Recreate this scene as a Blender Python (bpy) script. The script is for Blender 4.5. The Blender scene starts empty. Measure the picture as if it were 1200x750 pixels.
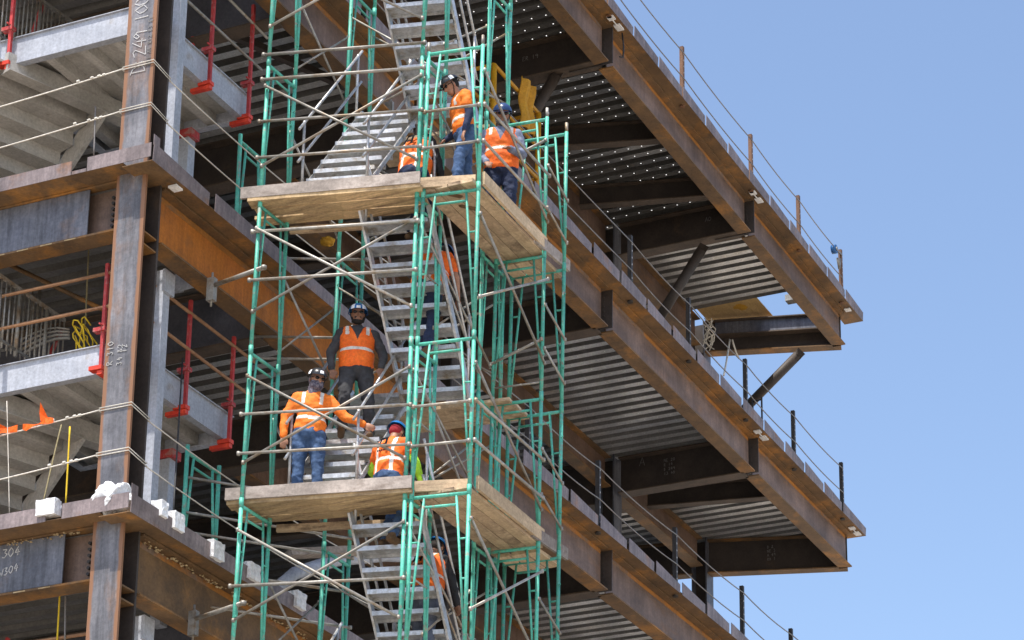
import bpy, bmesh, math, random
from mathutils import Vector, Matrix, Quaternion
random.seed(7)
R = math.radians
S = bpy.context.scene
COL = S.collection

# ---------------------------------------------------------------- camera
DM = Matrix(((0.41180097147051753, -0.9112627106770219, 0.004498002390448635),
             (0.2976322510990426, 0.1298319222137272, -0.9458111413384837),
             (0.8612984401481606, 0.39082469740774467, 0.32468608361691503)))
CAMP = Vector((-23.2285, -16.0826, 1.6))
F_, PX, PY = 3149.56, 684.19, 750.11
cd = bpy.data.cameras.new('camera'); cam = bpy.data.objects.new('camera', cd); COL.objects.link(cam)
cd.sensor_width = 36; cd.lens = F_ / 1200 * 36
cd.shift_x = (600 - PX) / 1200; cd.shift_y = (PY - 375) / 1200
cd.clip_end = 6000; cd.clip_start = .5
rot = Matrix((DM[0], -DM[1], -DM[2])).transposed()
cam.matrix_world = Matrix.Translation(CAMP) @ rot.to_4x4()
S.camera = cam

# ---------------------------------------------------------------- world, sun, exposure
SUN = Vector((-0.40, 0.04, 0.92)).normalized()          # towards the sun
w = bpy.data.worlds.new('World'); S.world = w; w.use_nodes = True
nt = w.node_tree; bg = nt.nodes['Background']
sky = nt.nodes.new('ShaderNodeTexSky'); sky.sky_type = 'NISHITA'; sky.sun_disc = False
sky.sun_elevation = math.asin(SUN.z); sky.sun_rotation = math.atan2(SUN.x, SUN.y)
sky.air_density = 1.0; sky.dust_density = 2.2; sky.ozone_density = 1.5; sky.altitude = 100
nt.links.new(sky.outputs[0], bg.inputs[0]); bg.inputs[1].default_value = .15
sd = bpy.data.lights.new('sun', 'SUN'); sun = bpy.data.objects.new('sun', sd); COL.objects.link(sun)
sd.energy = 3.8; sd.angle = R(.5); sd.color = (1, .94, .86)
sun.rotation_euler = SUN.to_track_quat('Z', 'Y').to_euler(); sun.location = (-10, -10, 60)
S.view_settings.view_transform = 'Standard'; S.view_settings.look = 'None'
S.view_settings.exposure = .78; S.view_settings.gamma = 1

# ---------------------------------------------------------------- helpers
def P(x, y, ax, v):
    """the world point of photo pixel (x, y) lying on the plane ax = v"""
    r = DM.transposed() @ Vector(((x - PX) / F_, (y - PY) / F_, 1))
    i = 'xyz'.index(ax)
    return CAMP + r * ((v - CAMP[i]) / r[i])

def lin(c): return tuple(((v / 255) / 12.92 if v / 255 <= .04045 else ((v / 255 + .055) / 1.055) ** 2.4) for v in c)

def mat(name, c1, c2=None, scale=6, rough=.7, metal=0, bump=.15, detail=6, c3=None, sc3=1.2, t3=(.55, .7), stretch=(1, 1, 1), spec=.4, fine=1, streak=0, blotch=.6, rnd=.10):
    m = bpy.data.materials.new(name); m.use_nodes = True; t = m.node_tree; n = t.nodes
    b = n['Principled BSDF']; L = t.links
    tc = n.new('ShaderNodeTexCoord'); mp = n.new('ShaderNodeMapping'); mp.inputs[3].default_value = stretch
    L.new(tc.outputs['Object'], mp.inputs[0])
    nz = n.new('ShaderNodeTexNoise'); nz.inputs['Scale'].default_value = scale; nz.inputs['Detail'].default_value = detail; nz.inputs['Roughness'].default_value = .62
    L.new(mp.outputs[0], nz.inputs[0])
    cr = n.new('ShaderNodeValToRGB'); cr.color_ramp.elements[0].position = .35; cr.color_ramp.elements[1].position = .68
    cr.color_ramp.elements[0].color = (*c1, 1); cr.color_ramp.elements[1].color = (*(c2 or [v * 1.15 for v in c1]), 1)
    L.new(nz.outputs[0], cr.inputs[0]); out = cr.outputs[0]
    if c3:
        n3 = n.new('ShaderNodeTexNoise'); n3.inputs['Scale'].default_value = sc3; n3.inputs['Detail'].default_value = 8; n3.inputs['Roughness'].default_value = .7
        L.new(mp.outputs[0], n3.inputs[0])
        mr = n.new('ShaderNodeMapRange'); mr.inputs[1].default_value = t3[0]; mr.inputs[2].default_value = t3[1]
        L.new(n3.outputs[0], mr.inputs[0])
        mx = n.new('ShaderNodeMixRGB'); mx.inputs[2].default_value = (*c3, 1)
        L.new(mr.outputs[0], mx.inputs[0]); L.new(out, mx.inputs[1]); out = mx.outputs[0]
    # blotches and runs of dirt with their own shape
    for (scl, st, lo, hi, key) in ((26, (1, 1, 1), .82, 1.12, fine), (5, (2.6, 2.6, .22), .62, 1.12, streak), (1.1, (1, 1, 1), .72, 1.15, blotch)):
        if not key: continue
        m2 = n.new('ShaderNodeMapping'); m2.inputs[3].default_value = st; L.new(tc.outputs['Object'], m2.inputs[0])
        n2 = n.new('ShaderNodeTexNoise'); n2.inputs['Scale'].default_value = scl; n2.inputs['Detail'].default_value = 7; n2.inputs['Roughness'].default_value = .7; L.new(m2.outputs[0], n2.inputs[0])
        r2 = n.new('ShaderNodeMapRange'); r2.inputs[1].default_value = .36; r2.inputs[2].default_value = .62; r2.inputs[3].default_value = 1 + (lo - 1) * key; r2.inputs[4].default_value = 1 + (hi - 1) * key; L.new(n2.outputs[0], r2.inputs[0])
        v2 = n.new('ShaderNodeVectorMath'); v2.operation = 'SCALE'; L.new(out, v2.inputs[0]); L.new(r2.outputs[0], v2.inputs['Scale']); out = v2.outputs[0]
    if rnd:
        oi = n.new('ShaderNodeObjectInfo'); r3 = n.new('ShaderNodeMapRange'); r3.inputs[3].default_value = 1 - rnd; r3.inputs[4].default_value = 1 + rnd; L.new(oi.outputs['Random'], r3.inputs[0])
        v3 = n.new('ShaderNodeVectorMath'); v3.operation = 'SCALE'; L.new(out, v3.inputs[0]); L.new(r3.outputs[0], v3.inputs['Scale']); out = v3.outputs[0]
    L.new(out, b.inputs['Base Color'])
    b.inputs['Roughness'].default_value = rough; b.inputs['Metallic'].default_value = metal
    b.inputs['Specular IOR Level'].default_value = spec
    if bump:
        bp = n.new('ShaderNodeBump'); bp.inputs[0].default_value = bump; bp.inputs[1].default_value = .02
        L.new(nz.outputs[0], bp.inputs[2]); L.new(bp.outputs[0], b.inputs['Normal'])
    return m

M = {}
M['rust'] = mat('rusty flange steel', (.115, .070, .036), (.185, .105, .045), 3, .7, 0, .2, c3=(.34, .155, .035), sc3=1.3, t3=(.50, .68), blotch=1)
M['web_orange'] = mat('bright orange web', (.56, .185, .018), (.40, .13, .02), 2.2, .75, 0, .2, c3=(.22, .10, .04), sc3=1.0, t3=(.52, .70), streak=.6, blotch=1)  # more saturated orange for one corner bay of the edge beam
M['web'] = mat('brown mill scale web', (.140, .090, .066), (.225, .150, .115), 1.8, .55, .15, .12, c3=(.27, .135, .055), sc3=1.0, t3=(.55, .74), stretch=(.6, .6, 1.6), streak=.6, blotch=1)
M['streak'] = mat('orange rust streak', (.38, .15, .025), (.30, .13, .03), 4, .8, 0, .2, c3=(.17, .12, .09), sc3=1.7, t3=(.48, .62), stretch=(.7, 1, 1))
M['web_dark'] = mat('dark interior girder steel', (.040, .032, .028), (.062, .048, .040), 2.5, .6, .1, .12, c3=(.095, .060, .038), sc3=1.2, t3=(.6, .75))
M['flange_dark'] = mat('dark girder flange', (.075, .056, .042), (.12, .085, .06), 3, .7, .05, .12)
M['blue_steel'] = mat('blue grey mill scale plate', (.115, .122, .150), (.175, .182, .21), 2.0, .5, .2, .1, c3=(.20, .15, .13), sc3=1.6, t3=(.58, .75), streak=1, blotch=1)
M['grey_steel'] = mat('grey stair steel', (.37, .395, .45), (.46, .485, .54), 3, .5, .05, .06, c3=(.27, .235, .19), sc3=1.6, t3=(.62, .76), streak=.3, blotch=.6)
M['pan'] = mat('stair pan underside', (.44, .425, .39), (.52, .50, .47), 2, .7, .05, .1, c3=(.22, .18, .13), sc3=1.5, t3=(.62, .72))
M['fascia'] = mat('edge plate steel', (.18, .145, .145), (.27, .22, .215), 2, .55, .2, .1, c3=(.30, .15, .07), sc3=1.4, t3=(.56, .72), streak=.8, blotch=1)
M['green'] = mat('green scaffold paint', (.07, .38, .28), (.11, .47, .365), 5, .5, 0, .05, c3=(.26, .29, .24), sc3=11, t3=(.56, .62), rnd=.2)
M['galv'] = mat('galvanised tube', (.26, .245, .215), (.38, .365, .335), 7, .5, .35, .08, c3=(.24, .165, .095), sc3=3, t3=(.50, .66), rnd=.25)
M['alu'] = mat('aluminium tread', (.44, .45, .465), (.60, .61, .62), 7, .4, .5, .08, c3=(.30, .25, .18), sc3=5, t3=(.50, .68), rnd=.15)
M['wood'] = mat('weathered plank', (.40, .29, .185), (.54, .41, .27), 3.5, .85, 0, .35, c3=(.17, .12, .08), sc3=2.4, t3=(.48, .66), stretch=(1, 1, 5), rnd=.22, blotch=1.2)
M['wood_x'] = mat('pale plank', (.50, .37, .23), (.64, .49, .32), 3.0, .85, 0, .3, c3=(.24, .165, .11), sc3=1.8, t3=(.52, .70), stretch=(.35, 4, 3), rnd=.22, blotch=1.2)
M['wood_y'] = mat('pale ply underside', (.48, .34, .18), (.60, .44, .25), 3.0, .85, 0, .3, c3=(.20, .135, .08), sc3=1.8, t3=(.50, .68), stretch=(4, .35, 3), rnd=.22, blotch=1.2)
M['wood_grey'] = mat('grey weathered timber', (.25, .215, .19), (.36, .315, .28), 3.5, .9, 0, .3, c3=(.16, .125, .10), sc3=2.2, t3=(.55, .72), stretch=(4, .4, 3), rnd=.22, blotch=1.2)
M['red'] = mat('red post paint', (.42, .035, .04), (.50, .055, .05), 8, .6, 0, .08, c3=(.42, .20, .18), sc3=7, t3=(.54, .62), rnd=.15)
M['red_bright'] = mat('bright red clamp', (.62, .04, .02), (.70, .07, .03), 8, .5, 0, .05)
M['cable'] = mat('steel cable', (.22, .20, .19), (.30, .28, .26), 20, .5, .5, 0)
M['rope'] = mat('pale rope', (.62, .58, .50), (.72, .68, .60), 30, .85, 0, 0)
M['yrope'] = mat('yellow rope', (.70, .48, .02), (.80, .56, .04), 30, .8, 0, 0)
M['drope'] = mat('olive rope', (.20, .17, .09), (.26, .22, .12), 30, .85, 0, 0)
M['black'] = mat('black rubber', (.02, .02, .022), (.035, .035, .036), 10, .6, 0, 0)
M['white'] = mat('white foam', (.72, .73, .74), (.80, .81, .82), 12, .75, 0, .3)
M['orange_flag'] = mat('orange flag', (.95, .16, .01), (.98, .22, .02), 8, .7, 0, 0)
M['yellow'] = mat('yellow lift paint', (.50, .235, .01), (.58, .29, .015), 8, .45, 0, .03)
M['rail_brown'] = mat('brown timber rail', (.27, .14, .075), (.38, .21, .11), 6, .8, 0, .1)
M['post_black'] = mat('black slotted post', (.03, .027, .026), (.055, .048, .044), 8, .6, .2, 0)
M['post_rust'] = mat('rusty slotted post', (.12, .060, .035), (.19, .095, .05), 8, .7, .1, 0)
M['chalk'] = mat('white marker', (.40, .40, .40), (.54, .54, .53), 30, .9, 0, 0)
M['chalk_dim'] = mat('faint marker', (.17, .165, .16), (.24, .23, .22), 40, .9, 0, 0)
M['foamproof'] = mat('cream fireproofing', (.34, .25, .13), (.52, .41, .25), 9, .95, 0, .5, c3=(.22, .13, .07), sc3=5, t3=(.55, .62))
M['ply'] = mat('plywood', (.42, .27, .10), (.52, .35, .15), 3, .8, 0, .1, c3=(.30, .18, .07), sc3=2, t3=(.55, .7), stretch=(1, 3, 1))

def deck_mat(name, dots):
    dk = .50 if dots and dots[3] == 'hole' else 1.0
    m = mat(name, (.56 * dk, .555 * dk, .54 * dk), (.70 * dk, .69 * dk, .67 * dk), 1.6, .34, .5, .05, c3=(.40 * dk, .35 * dk, .28 * dk), sc3=2.5, t3=(.55, .75), stretch=(1, .3, 1), streak=0)
    if not dots: return m
    t = m.node_tree; n = t.nodes; L = t.links; b = n['Principled BSDF']
    g = n.new('ShaderNodeNewGeometry'); sp = n.new('ShaderNodeSeparateXYZ'); L.new(g.outputs['Position'], sp.inputs[0])
    def cell(src, period, off, r):
        a = n.new('ShaderNodeMath'); a.operation = 'ADD'; a.inputs[1].default_value = off; L.new(src, a.inputs[0])
        d = n.new('ShaderNodeMath'); d.operation = 'DIVIDE'; d.inputs[1].default_value = period; L.new(a.outputs[0], d.inputs[0])
        f = n.new('ShaderNodeMath'); f.operation = 'FRACT'; L.new(d.outputs[0], f.inputs[0])
        s = n.new('ShaderNodeMath'); s.operation = 'SUBTRACT'; s.inputs[1].default_value = .5; L.new(f.outputs[0], s.inputs[0])
        q = n.new('ShaderNodeMath'); q.operation = 'MULTIPLY'; q.inputs[1].default_value = period / r; L.new(s.outputs[0], q.inputs[0])
        p = n.new('ShaderNodeMath'); p.operation = 'POWER'; p.inputs[1].default_value = 2; 
        ab = n.new('ShaderNodeMath'); ab.operation = 'ABSOLUTE'; L.new(q.outputs[0], ab.inputs[0]); L.new(ab.outputs[0], p.inputs[0])
        return p.outputs[0]
    ax = cell(sp.outputs[0], .3, dots[0], dots[2]); ay = cell(sp.outputs[1], dots[1], .1, dots[2])
    s = n.new('ShaderNodeMath'); s.operation = 'ADD'; L.new(ax, s.inputs[0]); L.new(ay, s.inputs[1])
    lt = n.new('ShaderNodeMath'); lt.operation = 'LESS_THAN'; lt.inputs[1].default_value = 1; L.new(s.outputs[0], lt.inputs[0])
    out = n['Material Output']
    if dots[3] == 'hole':
        tr = n.new('ShaderNodeBsdfTranslucent'); tr.inputs[0].default_value = (.7, .7, .68, 1); mx = n.new('ShaderNodeMixShader')  # translucent dots put sun glints into the sheet; no openings are cut
        L.new(lt.outputs[0], mx.inputs[0]); L.new(b.outputs[0], mx.inputs[1]); L.new(tr.outputs[0], mx.inputs[2]); L.new(mx.outputs[0], out.inputs[0])
    else:
        df = n.new('ShaderNodeBsdfDiffuse'); df.inputs[0].default_value = (.9, .88, .84, 1); mx = n.new('ShaderNodeMixShader')  # pale dots paint fastener-tip glints into the deck colour
        L.new(lt.outputs[0], mx.inputs[0]); L.new(b.outputs[0], mx.inputs[1]); L.new(df.outputs[0], mx.inputs[2]); L.new(mx.outputs[0], out.inputs[0])
    return m
M['deck_glints'] = deck_mat('galvanised deck with glint dots', (.0775, .27, .0115, 'hole'))
M['flute'] = mat('deck flute toned for shade', (.15, .145, .135), (.22, .21, .195), 2, .5, .4, .05, stretch=(1, .3, 1))  # groove shade and dark reflections put into the colour of the flutes
M['flute_pale'] = mat('deck flute lightly toned for shade', (.26, .255, .245), (.36, .35, .335), 2, .45, .4, .05, stretch=(1, .3, 1))  # lighter version for the right bays, groove shade still in the colour
M['deck_shade'] = mat('deck toned down for shade', (.16, .155, .15), (.24, .23, .22), 2, .55, .4, .05)  # darker deck copy, shade of the inner bays put into its colour
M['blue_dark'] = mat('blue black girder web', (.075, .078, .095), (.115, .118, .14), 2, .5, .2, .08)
M['deck'] = deck_mat('galvanised deck', (.0775, .26, .010, 'dot'))

def link(name, bm, mats, parent=None, smooth=False):
    me = bpy.data.meshes.new(name); bm.normal_update(); bm.to_mesh(me); bm.free()
    o = bpy.data.objects.new(name, me); COL.objects.link(o)
    for m in (mats if isinstance(mats, (list, tuple)) else [mats]): me.materials.append(m)
    if smooth:
        for p in me.polygons: p.use_smooth = True
    if parent: o.parent = parent
    return o
def tag(o, label=None, cat=None, group=None, kind=None):
    if label: o['label'] = label
    if cat: o['category'] = cat
    if group: o['group'] = group
    if kind: o['kind'] = kind
    return o
def empty(name, loc, label, cat, group=None, rz=0):
    o = bpy.data.objects.new(name, None); COL.objects.link(o); o.location = loc; o.rotation_euler = (0, 0, rz); o.empty_display_size = .2
    bpy.context.view_layer.update() if False else None
    return tag(o, label, cat, group)
def child(name, bm, mats, parent, smooth=False):
    """bm is in world coordinates; parent is an unrotated Empty"""
    off = parent.location
    q = parent.parent
    tot = Vector(off)
    while q: tot = tot + q.location; q = q.parent
    for v in bm.verts: v.co -= tot
    return link(name, bm, mats, parent, smooth)
def thing(name, bm, mats, label, cat, group=None, smooth=False):
    """a one-mesh thing: origin at its base centre"""
    xs = [v.co for v in bm.verts]
    c = Vector(((min(v.x for v in xs) + max(v.x for v in xs)) / 2, (min(v.y for v in xs) + max(v.y for v in xs)) / 2, min(v.z for v in xs)))
    for v in bm.verts: v.co -= c
    o = link(name, bm, mats, None, smooth); o.location = c
    return tag(o, label, cat, group)

def box(bm, x0, x1, y0, y1, z0, z1, mi=0, rz=0, piv=None):
    vs = [bm.verts.new((x, y, z)) for z in (z0, z1) for y in (y0, y1) for x in (x0, x1)]
    if rz:
        c = piv or Vector(((x0 + x1) / 2, (y0 + y1) / 2, 0)); m = Matrix.Rotation(rz, 3, 'Z')
        for v in vs: v.co = m @ (v.co - Vector((c[0], c[1], 0))) + Vector((c[0], c[1], 0))
    for f in ((0, 2, 3, 1), (4, 5, 7, 6), (0, 1, 5, 4), (2, 6, 7, 3), (0, 4, 6, 2), (1, 3, 7, 5)):
        q = bm.faces.new([vs[i] for i in f]); q.material_index = mi
    return vs
def obox(bm, p0, p1, wd, ht, up=Vector((0, 0, 1)), mi=0, sh=0):
    """bar of rectangular section from p0 to p1"""
    p0, p1 = Vector(p0), Vector(p1); d = (p1 - p0).normalized(); s = d.cross(up)
    s = s.normalized() if s.length > 1e-4 else d.orthogonal().normalized(); u = s.cross(d).normalized()
    vs = [bm.verts.new(p + s * (a * wd / 2) + u * (b * ht / 2)) for p in (p0, p1) for a, b in ((-1, -1), (1, -1), (1, 1), (-1, 1))]
    for f in ((3, 2, 1, 0), (4, 5, 6, 7), (0, 1, 5, 4), (1, 2, 6, 5), (2, 3, 7, 6), (3, 0, 4, 7)):
        q = bm.faces.new([vs[i] for i in f]); q.material_index = mi
def tube(bm, p0, p1, r, n=8, mi=0, r1=None, cap=True):
    p0, p1 = Vector(p0), Vector(p1); d = (p1 - p0).normalized(); a = d.orthogonal().normalized(); b = d.cross(a)
    r1 = r if r1 is None else r1
    A = [bm.verts.new(p0 + (a * math.cos(t) + b * math.sin(t)) * r) for t in [2 * math.pi * i / n for i in range(n)]]
    B = [bm.verts.new(p1 + (a * math.cos(t) + b * math.sin(t)) * r1) for t in [2 * math.pi * i / n for i in range(n)]]
    for i in range(n):
        q = bm.faces.new((A[i], A[(i + 1) % n], B[(i + 1) % n], B[i])); q.material_index = mi; q.smooth = True
    if cap:
        bm.faces.new(A[::-1]).material_index = mi; bm.faces.new(B).material_index = mi
def path(bm, pts, r, n=6, mi=0):
    pts = [Vector(p) for p in pts]; rings = []
    for i, p in enumerate(pts):
        d = (pts[min(i + 1, len(pts) - 1)] - pts[max(i - 1, 0)]).normalized()
        a = d.cross(Vector((.13, .31, .94))).normalized(); b = d.cross(a)
        rings.append([bm.verts.new(p + (a * math.cos(t) + b * math.sin(t)) * r) for t in [2 * math.pi * k / n for k in range(n)]])
    for A, B in zip(rings, rings[1:]):
        for i in range(n):
            q = bm.faces.new((A[i], A[(i + 1) % n], B[(i + 1) % n], B[i])); q.material_index = mi; q.smooth = True
    bm.faces.new(rings[0][::-1]); bm.faces.new(rings[-1])
def sag(p0, p1, s, n=14): 
    p0, p1 = Vector(p0), Vector(p1)
    return [p0.lerp(p1, i / n) - Vector((0, 0, s * 4 * (i / n) * (1 - i / n))) for i in range(n + 1)]
def ibeam(bm, p0, p1, depth, wd, tf=.025, tw=.016, mf=0, mw=1, up=Vector((0, 0, 1))):
    """I section; p0, p1 on the centre of the TOP face"""
    p0, p1 = Vector(p0), Vector(p1); u = up
    obox(bm, p0 - u * tf / 2, p1 - u * tf / 2, wd, tf, up, mf)
    obox(bm, p0 - u * (depth - tf / 2), p1 - u * (depth - tf / 2), wd, tf, up, mf)
    obox(bm, p0 - u * depth / 2, p1 - u * depth / 2, tw, depth - 2 * tf - .004, up, mw)
def wcol(bm, x, y, z0, z1, dx=.34, dy=.40, tf=.03, tw=.02, mf=0, mw=1, ax='x'):
    """W column; flanges face +-ax"""
    if ax == 'x':
        for s in (-1, 1):
            cx = x + s * (dx / 2 - tf / 2); box(bm, cx - tf / 2, cx + tf / 2, y - dy / 2, y + dy / 2, z0, z1, mf)
        box(bm, x - dx / 2 + tf + .002, x + dx / 2 - tf - .002, y - tw / 2, y + tw / 2, z0, z1, mw)
    else:
        for s in (-1, 1):
            cy = y + s * (dx / 2 - tf / 2); box(bm, x - dy / 2, x + dy / 2, cy - tf / 2, cy + tf / 2, z0, z1, mf)
        box(bm, x - tw / 2, x + tw / 2, y - dx / 2 + tf + .002, y + dx / 2 - tf - .002, z0, z1, mw)

# stroke lettering -------------------------------------------------
GL = {'0': [[(.3, 1), (.05, .7), (.05, .3), (.3, 0), (.55, .3), (.55, .7), (.3, 1)]], '1': [[(.3, 1), (.3, 0)]],
      '2': [[(.05, .8), (.3, 1), (.55, .75), (.3, .35), (.05, 0), (.6, .05)]], '3': [[(.05, .95), (.5, .95), (.25, .58), (.55, .35), (.3, 0), (.02, .12)]],
      '4': [[(.4, 1), (.05, .35), (.6, .38)], [(.45, .7), (.42, 0)]], '9': [[(.5, .75), (.25, .5), (.05, .75), (.28, 1), (.52, .8), (.45, 0)]],
      '%': [[(.6, 1), (.0, 0)], [(.1, 1), (0, .8), (.15, .68), (.25, .85), (.1, 1)], [(.5, .35), (.38, .15), (.52, 0), (.64, .18), (.5, .35)]],
      'D': [[(.08, 1), (.08, 0)], [(.0, 1), (.4, .9), (.6, .5), (.4, .08), (0, 0)]], ':': [[(.2, .7), (.25, .75)], [(.2, .2), (.25, .25)]],
      'W': [[(0, 1), (.15, 0), (.3, .6), (.45, 0), (.62, 1)]], 'R': [[(.08, 0), (.08, 1), (.45, .9), (.45, .6), (.1, .5), (.55, 0)]],
      'A': [[(0, 0), (.3, 1), (.6, 0)], [(.12, .4), (.48, .4)]], 'B': [[(.08, 0), (.08, 1), (.45, .85), (.1, .55), (.52, .28), (.08, 0)]],
      'N': [[(.05, 0), (.05, 1), (.55, 0), (.55, 1)]], 'E': [[(.55, 1), (.05, 1), (.05, 0), (.55, 0)], [(.05, .5), (.45, .5)]],
      'M': [[(.0, 0), (.1, 1), (.3, .4), (.5, 1), (.6, 0)]], '-': [[(.1, .5), (.5, .5)]], ' ': []}
def write(bm, txt, o, du, dv, h, t=.008, jit=.05, adv=.78):
    """strokes starting at o, running along unit du, upright along dv, letters h high"""
    o, du, dv = Vector(o), Vector(du).normalized(), Vector(dv).normalized(); nn = du.cross(dv).normalized(); x = 0
    for ch in txt:
        for st in GL.get(ch, []):
            pts = [o + du * ((x + a + random.uniform(-jit, jit)) * h) + dv * ((b + random.uniform(-jit, jit)) * h) for a, b in st]
            for a, b in zip(pts, pts[1:]): obox(bm, a, b, t, .003, nn)
        x += adv

# ---------------------------------------------------------------- ground
bm = bmesh.new(); bmesh.ops.create_grid(bm, x_segments=8, y_segments=8, size=2500)
M['ground'] = mat('dusty construction yard', (.36, .31, .25), (.45, .40, .33), .15, .95, 0, .3, c3=(.27, .235, .19), sc3=.05)
tag(link('ground', bm, M['ground']), kind='structure')

# ---------------------------------------------------------------- steel building
LV = {'E': 8.25, 'D': 12.63, 'C': 17.03, 'B': 21.66, 'A': 26.66}
XE = 26.2; YE = 17.0
bld = empty('steel_building', (0, 0, 0), 'unfinished steel frame building of rusty beams and corrugated decks behind the scaffold', 'building')
M['corner'] = mat('corner column steel', (.115, .115, .128), (.205, .20, .21), 1.6, .48, .2, .12, c3=(.20, .125, .085), sc3=1.5, t3=(.52, .70), stretch=(1, 1, .5), streak=1, blotch=1)
def band_mat():
    m = M['corner']; t = m.node_tree; n = t.nodes; L = t.links; b = n['Principled BSDF']
    src = b.inputs['Base Color'].links[0].from_socket
    g = n.new('ShaderNodeTexCoord'); sp = n.new('ShaderNodeSeparateXYZ'); L.new(g.outputs['Object'], sp.inputs[0])
    nz = n.new('ShaderNodeTexNoise'); nz.inputs['Scale'].default_value = 3; L.new(g.outputs['Object'], nz.inputs[0])
    a = n.new('ShaderNodeMath'); a.operation = 'SUBTRACT'; a.inputs[1].default_value = .455; L.new(sp.outputs[1], a.inputs[0])
    ab = n.new('ShaderNodeMath'); ab.operation = 'ABSOLUTE'; L.new(a.outputs[0], ab.inputs[0])
    ms = n.new('ShaderNodeMath'); ms.operation = 'MULTIPLY_ADD'; ms.inputs[1].default_value = .06; L.new(nz.outputs[0], ms.inputs[0]); L.new(ab.outputs[0], ms.inputs[2])
    mr = n.new('ShaderNodeMapRange'); mr.inputs[1].default_value = .178; mr.inputs[2].default_value = .20; L.new(ms.outputs[0], mr.inputs[0])
    mx = n.new('ShaderNodeMixRGB'); mx.inputs[2].default_value = (.25, .125, .065, 1); L.new(mr.outputs[0], mx.inputs[0]); L.new(src, mx.inputs[1]); L.new(mx.outputs[0], b.inputs['Base Color'])
band_mat()
# corner column in tiers
bm = bmesh.new()
wcol(bm, .42, .455, 0, 30, .34, .41, .035, .022)
for f_ in bm.faces:
    if f_.calc_center_median().x > .5: f_.material_index = 1  # rear of the column coloured darker for the shade in its recess
child('column', bm, [M['corner'], M['web_dark']], bld)['label'] = 'grey corner column with rust edges and chalk writing'
# stiffener plates between the column flanges just under each beam
for lv in ('C', 'D'):
    bm = bmesh.new()
    for dz in (-.72, -.88): box(bm, .295, .545, .255, .44, LV[lv] + dz - .02, LV[lv] + dz)
    child('stiffener_plate', bm, M['rust'], bld)
# inner columns, standing 3 m in from the edge
COLX = (7.0, 13.75, 20.55, 25.3)
for x in COLX:
    for y in (3.25, 10.0, 16.5):
        if x < 8 and y < 4: continue
        bm = bmesh.new(); wcol(bm, x, y, 0, LV['A'] - .02, .34, .36, .03, .02, ax='y')
        child('column', bm, [M['flange_dark'] if y > 4 else M['blue_steel'], M['web_dark']], bld)
for y in (7.2, 13.8):
    bm = bmesh.new(); wcol(bm, .42, y, 0, 30, .34, .41); child('column', bm, [M['blue_steel'], M['web_dark']], bld)

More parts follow.
